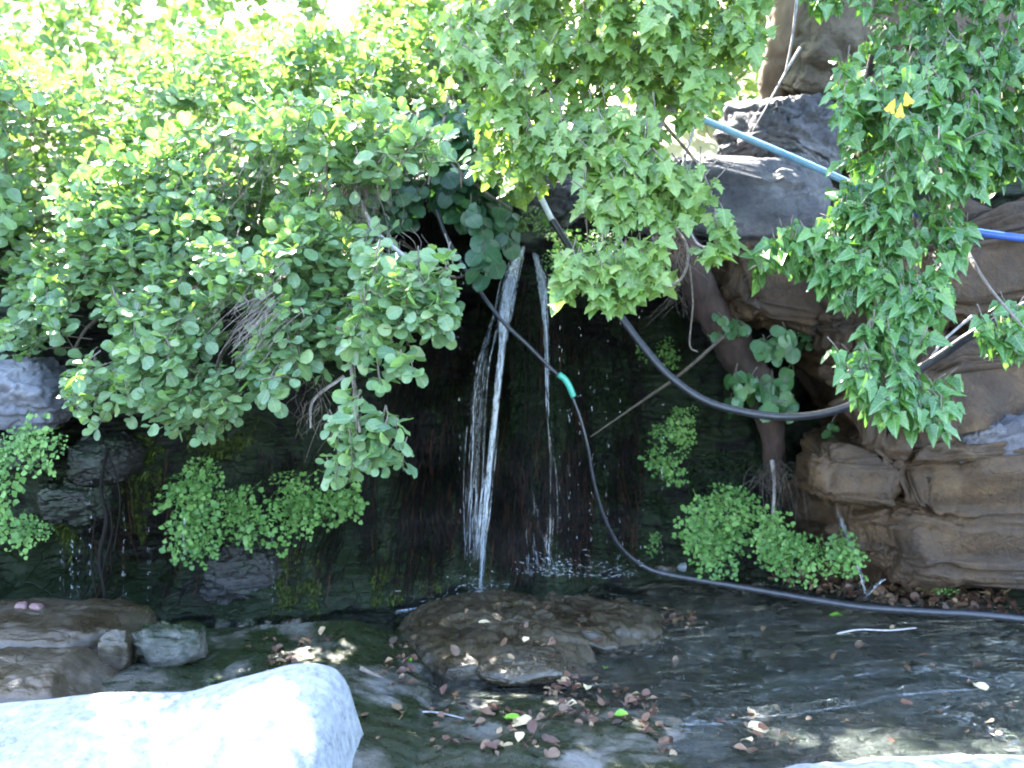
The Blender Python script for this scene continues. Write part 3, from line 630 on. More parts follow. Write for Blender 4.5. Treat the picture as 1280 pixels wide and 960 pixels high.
br = [([P(455, 262, 3.9), P(470, 290, 3.7), P(510, 325, 3.45), P(530, 360, 3.3)], .010, .004, M['deadtwig']), ([P(455, 262, 3.9), P(475, 300, 3.75), P(478, 345, 3.5), P(490, 390, 3.2)], .008, .003, M['deadtwig']),
      ([P(300, 300, 5.0), P(330, 370, 4.4), P(290, 420, 4.0), P(270, 460, 3.7)], .016, .006), ([P(300, 300, 5.0), P(380, 370, 4.3), P(430, 430, 3.6), P(450, 540, 3.1)], .016, .005),
      ([P(300, 300, 5.0), P(400, 330, 4.3), P(470, 370, 3.6), P(540, 400, 3.1)], .018, .005), ([P(300, 300, 5.0), P(200, 360, 4.5), P(120, 400, 4.2), P(90, 440, 4.1)], .018, .005),
      ([P(430, 470, 3.9), P(392, 500, 3.85), P(388, 535, 3.8)], .008, .003, M['deadtwig']), ([P(500, 300, 4.4), P(560, 345, 4.2), P(590, 340, 4.2)], .007, .004, M['bark'])]
pl.finish(300, br)
# shrub behind, upper left, pale and sunlit
for nm, lab, poly, yy, nn, seed, an in [
    ('shrub', 'pale sunlit leafy shrub filling the upper left behind the front shrub', [(-420, 60), (-420, -160), (300, -160), (420, -60), (400, 60), (480, 150), (300, 200), (120, 290), (-60, 380), (-420, 380)], 5.0, 1500, 21, P(150, 300, 6.4)),
    ('shrub', 'leafy bush in the upper middle between the pale shrub and the lobed-leaf branches', [(400, 40), (440, 50), (470, -100), (660, -100), (640, 100), (600, 180), (560, 190), (470, 170), (400, 130)], 4.6, 520, 25, P(520, 260, 5.6)),
    ('shrub', 'hazy far bush in the top left corner beyond the pale shrub', [(-300, -220), (380, -220), (420, 20), (300, 90), (100, 120), (-300, 260)], 7.0, 560, 29, P(150, 250, 8.6))]:
    rg = np.random.default_rng(seed); pl = Plant(nm, an, lab, 'shrub', 'alder', M['alderfar'])
    fill(pl, poly, nn, lambda x, y: yy + (250 - y) * .004, .066 if yy < 6 else .085, .30, 9, an, seed, -.15, thick=.5, rg=rg)
    if seed == 21: fill(pl, [(-260, -480), (420, -420), (420, -120), (-260, -130)], 260, lambda x, y: 4.7 + 0 * x, .075, .30, 9, an, 22, -.7, thick=.4, rg=rg)  # unseen crown overhead, added to block sun from the pale boulder
    e = np.array(poly, float).mean(0)
    pl.finish(300, [([an + np.array([0, 0, -.6]), P(e[0] + k, e[1] + 100, yy + .8), P(e[0] + k * 1.6, e[1] + 10, yy + .7)], .02, .004, M['twig']) for k in (-90, 40)])
mb = MB(); rg = np.random.default_rng(71)
for cx, cy, sx, sy, Y0, n, dx, dy in [(440, 215, 34, 26, 3.85, 130, 10, 60), (335, 385, 34, 28, 3.45, 90, -42, 50), (395, 495, 16, 20, 3.7, 26, -8, 55), (770, 240, 40, 50, 3.75, 60, 10, 40), (470, 300, 30, 24, 3.7, 50, 20, 40), (300, 240, 60, 60, 3.9, 60, 20, -50)]:
    for k in range(n):
        x, y = cx + rg.normal() * sx * .7, cy + rg.normal() * sy * .7; Yk = Y0 + rg.normal() * .08; a = rg.uniform(.3, 1.1)
        mb.tube([P(x, y, Yk), P(x + dx * a * .5 + rg.normal() * 7, y + dy * a * .45, Yk - .03), P(x + dx * a + rg.normal() * 10, y + dy * a, Yk - .02)], rg.uniform(.001, .003), .0006, 3, 7, cap=False)
tag(mb.build('dead_twigs', M['twig']), 'tangle of thin brown dead twigs and catkin stalks inside the left foliage', 'twigs', kind='stuff')
# dark round leaves in the shade above the grotto
rg = np.random.default_rng(33)
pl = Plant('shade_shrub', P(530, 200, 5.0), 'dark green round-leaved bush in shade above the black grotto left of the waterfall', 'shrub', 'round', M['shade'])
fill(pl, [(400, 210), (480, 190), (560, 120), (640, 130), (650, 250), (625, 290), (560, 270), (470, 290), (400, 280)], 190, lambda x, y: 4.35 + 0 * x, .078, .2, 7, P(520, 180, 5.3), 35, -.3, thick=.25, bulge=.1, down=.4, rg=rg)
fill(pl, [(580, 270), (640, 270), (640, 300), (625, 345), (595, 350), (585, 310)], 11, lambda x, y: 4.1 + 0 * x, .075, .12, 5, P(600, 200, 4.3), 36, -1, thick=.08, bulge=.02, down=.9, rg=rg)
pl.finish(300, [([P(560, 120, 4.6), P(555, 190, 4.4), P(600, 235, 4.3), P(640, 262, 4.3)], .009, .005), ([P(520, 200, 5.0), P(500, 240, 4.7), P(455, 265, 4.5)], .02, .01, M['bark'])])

# lobed maple branches in the middle
rg = np.random.default_rng(41)
pl = Plant('maple_tree', P(800, -60, 4.6), 'yellow-green tree with lobed leaves reaching down in the middle above the waterfall', 'tree', 'maple', M['maple'])
Yf = lin([(600, 0, 4.2), (600, 200, 3.7), (700, 100, 3.9), (800, 100, 3.5), (900, 50, 3.5), (850, 200, 3.4), (800, 350, 3.2), (900, 320, 3.3), (720, 380, 3.2)])
A = P(790, -200, 4.6)
for poly, n, thr in [([(560, -160), (1000, -160), (945, 60), (890, 140), (850, 165), (800, 130), (760, 110), (700, 80), (660, 120), (560, 90)], 640, -.38),
                ([(600, 130), (660, 130), (720, 180), (760, 150), (830, 165), (815, 205), (760, 225), (700, 215), (650, 250), (590, 240)], 120, -.3),
                ([(735, 230), (800, 215), (880, 250), (890, 275), (820, 285), (760, 290), (725, 265)], 75, -.6),
                ([(790, 322), (825, 320), (845, 350), (815, 380), (765, 388), (735, 378), (700, 395), (695, 350), (720, 335), (750, 330)], 52, -1),
                ([(885, 292), (922, 292), (925, 315), (895, 335), (875, 328)], 8, -1)]:
    fill(pl, poly, n, Yf, .068 if n > 60 else .064, .20 if n > 60 else .12, 7 if n > 60 else 6, A, 43, thr, thick=.25 if n > 100 else .06, bulge=.25 if n > 100 else .04, down=.25, rg=rg)
fill(pl, [(660, 60), (765, 70), (765, 135), (680, 140)], 30, lambda x, y: 3.9 + 0 * x, .066, .18, 7, A, 43, -1, thick=.2, rg=rg)
fill(pl, [(420, -520), (1300, -520), (1300, -180), (900, -170), (420, -160)], 420, lambda x, y: 4.5 + 0 * x, .085, .28, 8, A + [0, 0, -.3], 47, -.5, thick=.5, rg=rg)  # unseen upper crown, added to shade the stream in front
br = [([P(790, -220, 4.6), P(838, 90, 3.9), P(826, 150, 3.75), P(805, 230, 3.7), P(760, 330, 3.4)], .028, .006, M['deadtwig']),
      ([P(790, -220, 4.6), P(720, 60, 4.2), P(660, 130, 4.0), P(630, 220, 3.8)], .02, .005), ([P(826, 150, 4.1), P(880, 220, 3.7), P(905, 320, 3.4)], .008, .003),
      ([P(870, 150, 4.2), P(850, 230, 4.0), P(868, 300, 3.8), P(900, 310, 3.7)], .007, .003, M['deadtwig']), ([P(800, 250, 4.0), P(855, 300, 3.7), P(850, 350, 3.5), P(790, 370, 3.35)], .008, .003)]
pl.finish(300, br)

# ivy curtain on the right
rg = np.random.default_rng(51)
pl = Plant('ivy', P(1180, 0, 4.4), 'dense glossy green ivy curtain hanging down the rock on the right', 'ivy', 'ivy', M['ivy'])
Yf = lin([(1100, 0, 3.9), (1280, 0, 3.6), (1100, 150, 3.5), (1250, 200, 3.4), (1000, 320, 3.5), (1150, 350, 3.3), (1250, 400, 3.1), (1150, 520, 3.0), (1080, 480, 3.1)])
for poly, n, thr in [([(1120, -160), (1340, -160), (1340, 110), (1110, 110), (1085, 60), (1100, 20)], 270, -.45),
                ([(1050, 95), (1110, 80), (1340, 80), (1340, 225), (1225, 240), (1180, 265), (1110, 235), (1060, 225), (1045, 160)], 290, -.5),
                ([(1045, 240), (1110, 240), (1180, 275), (1215, 300), (1215, 325), (1180, 330), (1130, 320), (1060, 325), (1040, 290)], 62, -.5),
                ([(945, 345), (965, 318), (1010, 290), (1050, 300), (1120, 310), (1120, 335), (1050, 340), (990, 345)], 52, -.6),
                ([(1010, 345), (1100, 345), (1115, 375), (1080, 390), (1025, 365)], 26, -.8),
                ([(1100, 400), (1130, 360), (1185, 348), (1215, 368), (1185, 395), (1145, 425), (1095, 425)], 34, -.8),
                ([(1215, 425), (1240, 402), (1310, 405), (1310, 450), (1245, 448)], 18, -1),
                ([(1010, -60), (1110, -60), (1100, 20), (1040, 25), (1005, -5)], 26, -1),
                ([(1075, 430), (1140, 430), (1160, 450), (1130, 470), (1190, 500), (1195, 540), (1150, 548), (1110, 520), (1055, 500), (1050, 475)], 58, -.8)]:
    fill(pl, poly, n, Yf, .060, .15 if n > 100 else .11, 7, P(1170, -100, 4.3), 53, thr, thick=.22 if n > 100 else .08, bulge=.28 if n > 100 else .08, down=.25, rg=rg)
br = [([P(1170, -60, 4.3), P(1160, 120, 4.1), P(1190, 280, 3.8), P(1150, 380, 3.5), P(1110, 470, 3.2)], .016, .004), ([P(1160, 120, 4.1), P(1080, 250, 3.9), P(1000, 320, 3.7), P(960, 345, 3.6)], .010, .003),
      ([P(1190, 280, 3.8), P(1230, 350, 3.4), P(1280, 410, 3.1)], .010, .003), ([P(1118, 410, 3.6), P(1140, 380, 3.5), P(1160, 372, 3.5)], .006, .004, M['tanbark']), ([P(1215, 395, 3.3), P(1180, 425, 3.3), P(1165, 445, 3.3)], .005, .004, M['deadtwig'])]
pl.finish(300, br)
for k, (px, py) in enumerate([(1112, 152), (1126, 158), (1138, 142)]):
    v, f, lu = LV['ivy'][k]; me = mesh_np('yellow_leaf', v, [f], M['yellow'], True, {'luv': lu}); o = bpy.data.objects.new('leaf', me); C.objects.link(o); o.parent = pl.root
    o.location = Vector(P(px, py - 12, 3.12)) - Vector(pl.loc); o.rotation_euler = (R(100), R(20 * (k - 1)), R(180)); o.scale = (.040,) * 3; o['label'] = 'yellow leaf'

rg = np.random.default_rng(57)
pl = Plant('shrub', P(880, 250, 7.5), 'yellow-green sunlit bush seen through the gap behind the middle tree above the grey slab', 'shrub', 'alder', M['alderfar'])
fill(pl, [(740, -140), (1010, -140), (985, 110), (930, 150), (860, 195), (770, 190)], 330, lambda x, y: 6.2 + 0 * x, .075, .3, 9, P(880, 250, 7.5), 58, -.3, thick=.4, rg=rg)
fill(pl, [(560, 60), (720, 60), (740, 200), (640, 220), (560, 200)], 200, lambda x, y: 5.4 + 0 * x, .07, .3, 9, P(780, 250, 7.5), 58, -.2, thick=.4, rg=rg)
pl.finish(300, [([P(880, 250, 7.5), P(870, 120, 6.8), P(850, 20, 6.5)], .03, .01)])
# small climber on the slanting root
rg = np.random.default_rng(61)
pl = Plant('climber', P(900, 410, 4.5), 'small climber with round leaves on the slanting trunk below the slab', 'plant', 'round', M['climber'])
for poly, n, s in [([(895, 400), (930, 395), (950, 420), (900, 420)], 8, .05), ([(930, 420), (1000, 415), (1000, 445), (940, 445)], 8, .06), ([(945, 455), (985, 455), (990, 500), (950, 510)], 8, .068), ([(900, 480), (940, 480), (930, 520), (905, 510)], 6, .06), ([(960, 500), (1010, 500), (1000, 520), (960, 525)], 6, .055), ([(1020, 540), (1045, 540), (1040, 550)], 2, .04)]:
    fill(pl, poly, n, lambda x, y: 4.35 + 0 * x, s, .1, 4, P(930, 380, 4.5), 63, -1, thick=.05, bulge=0, rg=rg)
pl.finish(300)
# leafy sprigs with small leaves on the wall right of the grotto
pl = Plant('creeper', P(1000, 395, 4.6), 'faint small-leaved creeper on the dark wall right of the slanting trunk', 'plant', 'round', M['climber'])
fill(pl, [(930, 385), (1040, 390), (1050, 430), (1000, 440), (960, 410)], 22, lambda x, y: 4.5 + 0 * x, .035, .1, 6, P(980, 330, 4.6), 64, -1, thick=.05, bulge=0, down=.5, rg=rg); pl.finish(300)

# ------------------------------------------------------------------ maidenhair ferns
def frond(rg):
    mb = MB(); L = 1.0; leaf = []
    c = spline([(0, 0, 0), (0, .35, .16), (0, .75, .12), (0, 1.0, -.12)], 10); mb.tube(c, .008, .003, 3, cap=False)
    for k in range(9):
        u = .22 + .78 * k / 9; i = int(u * 9); p = c[i]; sd = 1 if k % 2 else -1; bl = (.42 * (1 - abs(u - .45))) 
        e = p + np.array([sd * bl * .8, bl * .45, -.08 * bl + rg.normal() * .03]); mb.tube([p, (p + e) / 2 + [0, 0, .02], e], .005, .002, 3, cap=False)
        for j in range(4):
            q = p + (e - p) * (.3 + .7 * j / 3); s = .088 * rg.uniform(.6, 1.3); a = rg.uniform(0, 6.28); 
            d = np.array([math.cos(a), math.sin(a), rg.normal() * .35]); n = np.array([rg.normal() * .35, rg.normal() * .35, 1]); x = np.cross(d, n); x /= np.linalg.norm(x); d /= np.linalg.norm(d)
            leaf.append((q, q + d * s * .75 + x * s * .62, q + d * s * 1.15 + x * s * .22, q + d * s * 1.15 - x * s * .22, q + d * s * .75 - x * s * .62, rg.uniform(0, .25)))
    for l in leaf: mb.add(np.array(l[:5]), t=[(0, 1, 2), (0, 2, 3), (0, 3, 4)], a=l[5])
    V = np.vstack(mb.V); fs = [np.vstack(mb.Fq), np.vstack(mb.Ft)]
    return mesh_np('frond', V, fs, M['fern'], False, {'rnd': np.concatenate(mb.A)})
frg = np.random.default_rng(5); FR = [frond(frg) for _ in range(6)]
def fern(poly, n, label, size=.16, off=.08, seed=1, mats=None, Yfix=None):
    rg = np.random.default_rng(seed); n = max(4, int(n * .85)); q = sample_poly(poly, n, rg); pts = W(q[:, 0], q[:, 1], off) if Yfix is None else P(q[:, 0], q[:, 1], Yfix)
    root = empty('maidenhair_fern', tuple(pts.mean(0) + [0, .08, 0]), label, 'fern', 'maidenhair ferns growing on the wet rock wall')
    for k in range(n):
        o = bpy.data.objects.new('frond', FR[rg.integers(0, 6)]); C.objects.link(o); o.parent = root
        d = Vector((rg.normal() * .6, -.5, -.8 + rg.normal() * .4)).normalized(); nn = Vector((rg.normal() * .3, -.7, .8)); nn = (nn - nn.dot(d) * d).normalized(); x = d.cross(nn)
        s = size * rg.choice([.55, .8, 1.0, 1.45]) * rg.uniform(.85, 1.15); m = Matrix(((x.x, d.x, nn.x), (x.y, d.y, nn.y), (x.z, d.z, nn.z))).to_4x4(); m = m @ Matrix.Scale(s, 4)
        b = Vector(pts[k]) - d * s * .45 - root.location; m.translation = b; o.matrix_basis = m
    return root
fern([(-30, 560), (0, 555), (75, 520), (75, 555), (30, 590), (15, 640), (-30, 650)], 34, 'maidenhair fern at the left edge below the pale grey boulder', .15, Yfix=3.62, seed=1)
fern([(0, 650), (40, 645), (60, 655), (100, 650), (70, 670), (20, 670)], 12, 'small maidenhair fern low on the dark wall at the left edge', .12, Yfix=3.75, seed=2)
fern([(210, 620), (240, 570), (262, 580), (275, 620), (322, 610), (320, 650), (260, 690), (228, 700), (222, 650)], 58, 'large drooping maidenhair fern on the dark left wall', .15, seed=3, off=.2)
fern([(330, 650), (355, 592), (375, 600), (400, 605), (440, 600), (435, 640), (400, 650), (340, 665)], 42, 'drooping maidenhair fern right of the large one below the hanging leaves', .14, seed=4, off=.2)
fern([(825, 520), (870, 510), (865, 550), (840, 590), (815, 585), (810, 555)], 26, 'maidenhair fern on the wall under the curve of the black pipe', .12, seed=5, off=.3)
fern([(800, 425), (850, 425), (850, 450), (810, 480)], 9, 'sparse fern above the curve of the black pipe', .10, seed=6)
fern([(840, 670), (880, 625), (900, 612), (935, 625), (940, 650), (915, 670), (905, 700), (880, 690)], 52, 'bright maidenhair fern left of two above the long black hose', .14, seed=7, off=.40)
fern([(950, 640), (970, 645), (980, 670), (1060, 680), (1060, 705), (1010, 708), (945, 700)], 60, 'bright maidenhair fern spreading right above the long black hose', .14, seed=8, off=.46)
fern([(1068, 682), (1110, 680), (1105, 695), (1075, 698)], 9, 'small fern tuft right of the thin water jet', .09, seed=9, off=.25)
fern([(805, 668), (822, 668), (820, 682), (808, 682)], 5, 'tiny fern tuft on the wall above the hose', .07, seed=10, off=.1)
fern([(1150, 728), (1170, 725), (1195, 738), (1170, 745)], 7, 'tiny green plant in the leaf litter under the slanting rock', .07, seed=11, Yfix=4.15)
fern([(690, 290), (760, 290), (775, 330), (720, 350), (690, 330)], 48, 'dark green fern tuft right of the waterfall lip', .11, seed=12, Yfix=4.45)
fern([(640, 262), (690, 265), (680, 285), (645, 285)], 14, 'dark fern tuft over the waterfall lip', .09, seed=13, Yfix=4.6)

# ------------------------------------------------------------------ moss and roots on the wall
def tufts(name, polys, n, m, label, lenr, seed=1, off=.0, wid=.004, par=None, down=.6):
    rg = np.random.default_rng(seed); V = []; T = []; A = []; k = 0
    for poly, cnt in polys:
        q = sample_poly(poly, cnt, rg); b = W(q[:, 0], q[:, 1], off); L = rg.uniform(*lenr, cnt)
        d = np.stack([rg.normal(0, .35, cnt), -rg.uniform(.2, 1, cnt), -down + rg.normal(0, .4, cnt)], 1); d /= np.linalg.norm(d, axis=1)[:, None]
        sx = np.cross(d, rg.normal(0, 1, (cnt, 3))); sx /= np.linalg.norm(sx, axis=1)[:, None]
        v = np.stack([b - sx * wid, b + sx * wid, b + d * L[:, None] * .6 + sx * wid * .7, b + d * L[:, None] * .6 - sx * wid * .7, b + d * L[:, None] + [0, 0, -.004]], 1)
        V.append(v.reshape(-1, 3)); i = (np.arange(cnt) * 5)[:, None, None] + k; T.append((np.array([[0, 1, 2], [0, 2, 3], [3, 2, 4]])[None] + i).reshape(-1, 3)); k += cnt * 5
        A.append(np.repeat(rg.uniform(0, 1, cnt), 5))
    o = link(name, mesh_np(name, np.vstack(V), [np.vstack(T)], m, True, {'rnd': np.concatenate(A)})); tag(o, label, name.replace('_', ' '), kind='stuff'); return o
tufts('moss', [([(120, 545), (200, 540), (210, 600), (170, 660), (130, 650)], 5000), ([(230, 520), (330, 520), (300, 570), (240, 575)], 3500), ([(60, 640), (100, 650), (90, 700)], 900), ([(150, 600), (190, 600), (180, 680)], 2000), ([(330, 680), (400, 690), (400, 780), (340, 780)], 3500), ([(470, 690), (560, 690), (560, 735), (460, 760)], 2500)], 0, M['moss'], 'yellow green moss on the dark left wall', (.01, .035), 1)
tufts('moss', [([(655, 360), (672, 360), (690, 420), (700, 560), (640, 560), (640, 430)], 16000), ([(700, 440), (800, 480), (820, 620), (740, 620)], 5000), ([(860, 560), (940, 560), (930, 620), (860, 640)], 2500), ([(655, 560), (680, 560), (685, 630), (655, 640)], 2500)], 0, M['mossdark'], 'dark green moss on the rock between the two falls', (.01, .04), 2)
def fibres(name, polys, m, label, lenr, r, seed=1, off=.03, kind='stuff', cat=None, jit=.06):
    rg = np.random.default_rng(seed); V = []; Fq = []; A = []; k = 0; ns = 6
    for poly, cnt in polys:
        zend = .02
        q = sample_poly(poly, cnt * 4, rg); q = q[fbm(np.stack([q[:, 0] / 26, q[:, 1] / 120, 0 * q[:, 0]], 1), 1, 3, seed) > rg.uniform(-.3, .35, len(q))][:cnt]; cnt = len(q); b = W(q[:, 0], q[:, 1], off); L = np.minimum(rg.uniform(*lenr, cnt), np.maximum(b[:, 2] - rg.uniform(.0, .22, cnt), .02)); dx = rg.normal(0, jit, cnt); rr = rg.uniform(*r, cnt); ph = rg.uniform(0, 6, cnt)
        y0 = b[:, 1]; pr = []
        for s in range(ns):
            u = s / (ns - 1); x = b[:, 0] + dx * u * L + .006 * np.sin(ph + u * 5); z = b[:, 2] - L * u; z = np.maximum(z, zend)
            yw = wallY(x, z, False) - off; y = np.minimum(yw, y0 + .02) - rg.uniform(0, .012, cnt); y0 = y; c = np.stack([x, y, z], 1); w_ = rr * (1 - .5 * u)
            pr.append(np.stack([c + np.stack([-w_, 0 * w_, 0 * w_], 1), c + np.stack([0 * w_, -w_, 0 * w_], 1), c + np.stack([w_, 0 * w_, 0 * w_], 1)], 1))
        v = np.stack(pr, 1); V.append(v.reshape(-1, 3)); fq = []
        for s in range(ns - 1):
            for e in range(2): fq.append((s * 3 + e, s * 3 + e + 1, s * 3 + 3 + e + 1, s * 3 + 3 + e))
        Fq.append((np.array(fq)[None] + (np.arange(cnt) * ns * 3)[:, None, None] + k).reshape(-1, 4)); k += cnt * ns * 3; A.append(np.repeat(rg.uniform(0, 1, cnt), ns * 3))
    o = link(name, mesh_np(name, np.vstack(V), [np.vstack(Fq)], m, True, {'rnd': np.concatenate(A)})); tag(o, label, cat or name.replace('_', ' '), kind=kind); return o
fibres('hanging_roots', [([(410, 540), (800, 540), (790, 700), (430, 730)], 1300), ([(610, 560), (740, 560), (740, 690), (620, 700)], 450), ([(100, 560), (420, 560), (420, 740), (100, 760)], 420), ([(390, 190), (560, 230), (560, 300), (400, 300)], 700), ([(560, 320), (800, 380), (800, 540), (430, 540), (440, 470)], 700)], M['fibre'], 'fine brown and rusty roots hanging down the wet grotto wall', (.04, .30), (.0008, .0035), 3, .03, jit=.14)
# thick dark hanging root on the left
mb = MB()
for pts_, r_ in [([(134, 560), (126, 610), (133, 650), (124, 700), (131, 750), (121, 806)], .008), ([(128, 600), (140, 660), (128, 720), (136, 780)], .0035), ([(120, 640), (114, 700), (122, 760), (116, 800)], .003), ([(134, 560), (150, 620), (142, 690)], .003)]:
    mb.tube([P(a, b, 3.97 - .0004 * (b - 560)) for a, b in pts_], [r_ * .7, r_, r_ * 1.3, r_ * .8, r_ * 1.2], None, 8, 60, bump=.6)
tag(mb.build('hanging_root', M['fibre']), 'thick dark brown root hanging in front of the left wall', 'root')

# ------------------------------------------------------------------ falling water
def strands(name, paths, m, label, seed=1, cat='waterfall', parts=None):
    """paths: (list of (px,py,Y,halfwidth m), count, radius range, break probability)"""
    rg = np.random.default_rng(seed); root = empty(name, tuple(P(*paths[0][0][-1][:3])), label, cat)
    for path, cnt, rr, gap in paths:
        c = spline([list(P(*q[:3])) + [q[3]] for q in path], 60); mb = MB()
        for k in range(cnt):
            u = rg.normal(0, .5); a = int(rg.uniform(0, 59 * gap)); b = int(min(60, a + rg.uniform(.25, 1.0) * 60)) if gap else 60
            if b - a < 5: continue
            ph = rg.uniform(0, 6, 3); s = np.linspace(0, 1, 60)
            x = c[:, 0] + c[:, 3] * (u + .25 * np.sin(ph[0] + s * 7) * rg.uniform(0, 1)); y = c[:, 1] + c[:, 3] * .5 * np.sin(ph[1] + s * 5 + u * 3) + rg.normal() * .004
            z = c[:, 2]; r = rg.uniform(*rr); L = np.stack([x, y, z], 1)[a:b:2]
            mb.tube(L, [r * .2, r, r, r * .3], None, 3, cap=False, a=rg.uniform())
        tag(mb.build('stream', m, root), kind='stuff')
        if m is M['foam'] and gap < .6 and cnt > 25:
            mb = MB()
            for k in range(3):
                ww = np.linspace(-1, 1, 7); n60 = np.arange(60)[:, None]; ph = rg.uniform(0, 6)
                e = c[:, 3:4] * (1 - .6 * n60 / 59) * (.75 + .25 * np.sin(n60 * .35 + ph)) * (.55 + .2 * k)
                x = c[:, 0:1] + ww[None] * e + .004 * np.sin(n60 * .5 + ww * 3 + ph); y = c[:, 1:2] - .012 * k + .01 * np.cos(ww * 2.5 + n60 * .3 + ph); z = c[:, 2:3] + 0 * ww
                mb.add(np.stack([x, y, z], -1).reshape(-1, 3), q=grid_faces(7, 60))
            mb.build('water_sheet', M['veil'], root)
    return root
strands('waterfall', [([(656, 306, 4.72, .012), (645, 335, 4.6, .035), (636, 380, 4.5, .04), (629, 430, 4.46, .020), (621, 500, 4.42, .014), (613, 580, 4.4, .014), (605, 660, 4.38, .013), (600, 742, 4.36, .008)], 60, (.0005, .0017), 0.7),
    ([(654, 308, 4.7, .012), (640, 345, 4.56, .03), (632, 390, 4.5, .03), (627, 430, 4.46, .02)], 90, (.0007, .0024), .15),
    ([(632, 350, 4.5, .02), (612, 420, 4.4, .04), (600, 480, 4.35, .05), (592, 600, 4.3, .05), (588, 700, 4.3, .04)], 26, (.0005, .0011), .85),
    ([(612, 560, 4.4, .02), (602, 640, 4.36, .03), (596, 700, 4.34, .02)], 22, (.0007, .0016), .6)], M['foam'], 'main white waterfall strand dropping from the notch to the left of the mossy rock', 1)
strands('waterfall', [([(668, 318, 4.72, .012), (676, 350, 4.66, .022), (680, 390, 4.62, .014), (683, 430, 4.6, .010), (685, 520, 4.55, .010)], 20, (.0006, .0017), .8),
    ([(668, 316, 4.72, .010), (677, 350, 4.66, .02), (681, 395, 4.62, .012)], 34, (.0012, .003), 0),
    ([(684, 500, 4.55, .01), (690, 600, 4.5, .02), (688, 715, 4.42, .03)], 9, (.0004, .001), .85),
    ([(664, 610, 4.5, .02), (668, 660, 4.46, .04), (672, 715, 4.42, .05)], 12, (.0003, .0008), .9)], M['foam'], 'thin broken waterfall strand on the right of the mossy rock', 2)
def drips(name, lines, label, seed):
    rg = np.random.default_rng(seed); mb = MB()
    for px, y0, y1, Y, n in lines:
        for k in range(n):
            y = rg.uniform(y0, y1); p = P(px + rg.normal() * 1.6, y, Y); l = rg.uniform(.004, .018); mb.tube([p, p - [0, 0, l * .5], p - [0, 0, l]], [.0003, .0007, .0009], None, 4, cap=False)
    o = mb.build(name, M['foam']); tag(o, label, 'water drops', kind='stuff')
drips('dripping_water', [(px, a, b, 3.95, 26) for px, a, b in [(78, 680, 790), (90, 665, 795), (98, 670, 790), (112, 600, 780), (155, 640, 790), (186, 650, 790), (230, 640, 700), (340, 650, 780), (152, 700, 800)]] + [(px, 300 + (px * 7) % 200, 720, 4.3, 22) for px in (575, 590, 700, 712, 725, 740, 758, 775, 800, 828)], 'lines of falling drops in front of the dark wall', 4)
# spray where the falls land
rg = np.random.default_rng(8); mb = MB()
for cx, cy, n, sx in [(690, 712, 150, 26), (600, 738, 130, 16), (760, 715, 80, 30), (560, 750, 90, 22), (1082, 742, 60, 9)]:
    for k in range(n):
        px, py = cx + rg.normal() * sx, cy - abs(rg.normal()) * 12 + 8; p = P(px, py, 4.32 + rg.normal() * .05); v = np.array([rg.normal(), -.3, rg.uniform(0, 1.2)]) * rg.uniform(.003, .012)
        mb.tube([p, p + v, p + v * 2 - [0, 0, .002]], [.0003, .0012, .0006], None, 3, cap=False)
tag(mb.build('water_spray', M['foam']), 'fine white spray where the falls hit the rock', 'spray', kind='stuff')
mb = MB(); rg = np.random.default_rng(77)  # pale strands paint the water's sheen along the ripple lines
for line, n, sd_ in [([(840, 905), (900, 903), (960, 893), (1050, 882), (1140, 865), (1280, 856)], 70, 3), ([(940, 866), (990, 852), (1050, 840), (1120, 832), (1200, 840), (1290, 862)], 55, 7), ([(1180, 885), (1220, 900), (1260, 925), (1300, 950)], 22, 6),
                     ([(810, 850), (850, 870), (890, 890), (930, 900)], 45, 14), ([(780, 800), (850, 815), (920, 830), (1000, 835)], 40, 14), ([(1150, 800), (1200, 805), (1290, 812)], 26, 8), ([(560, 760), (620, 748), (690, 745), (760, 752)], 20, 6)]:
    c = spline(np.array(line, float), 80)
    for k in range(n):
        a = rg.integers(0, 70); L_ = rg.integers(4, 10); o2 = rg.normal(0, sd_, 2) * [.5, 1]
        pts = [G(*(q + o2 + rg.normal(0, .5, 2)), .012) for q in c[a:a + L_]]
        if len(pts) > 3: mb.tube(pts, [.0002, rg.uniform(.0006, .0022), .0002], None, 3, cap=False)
tag(mb.build('painted_ripple_sheen', M['veil']), 'painted pale sheen streaks along the ripple crests on the shallow flowing water', 'foam', kind='stuff')
# run-off from the foot of the main fall to the left
strands('runoff', [([(603, 738, 4.36, .006), (585, 745, 4.33, .012), (560, 752, 4.3, .014), (520, 760, 4.26, .012), (495, 764, 4.2, .01)], 60, (.0008, .0022), .3)], M['foam'], 'white trickle running left from the foot of the main fall', 5, 'water trickle')
# jet from the leaking pipe on the right
strands('water_jet', [([(1040, 622, 4.25, .014), (1052, 655, 4.2, .014), (1066, 690, 4.15, .010), (1076, 720, 4.12, .007), (1082, 745, 4.1, .006)], 18, (.0005, .0012), .4), ([(1108, 722, 4.12, .01), (1095, 733, 4.11, .008), (1084, 746, 4.1, .004)], 14, (.0006, .0014), .2)], M['mist'], 'thin grey water jet landing on the hose in front of the brown block', 6, 'water jet')
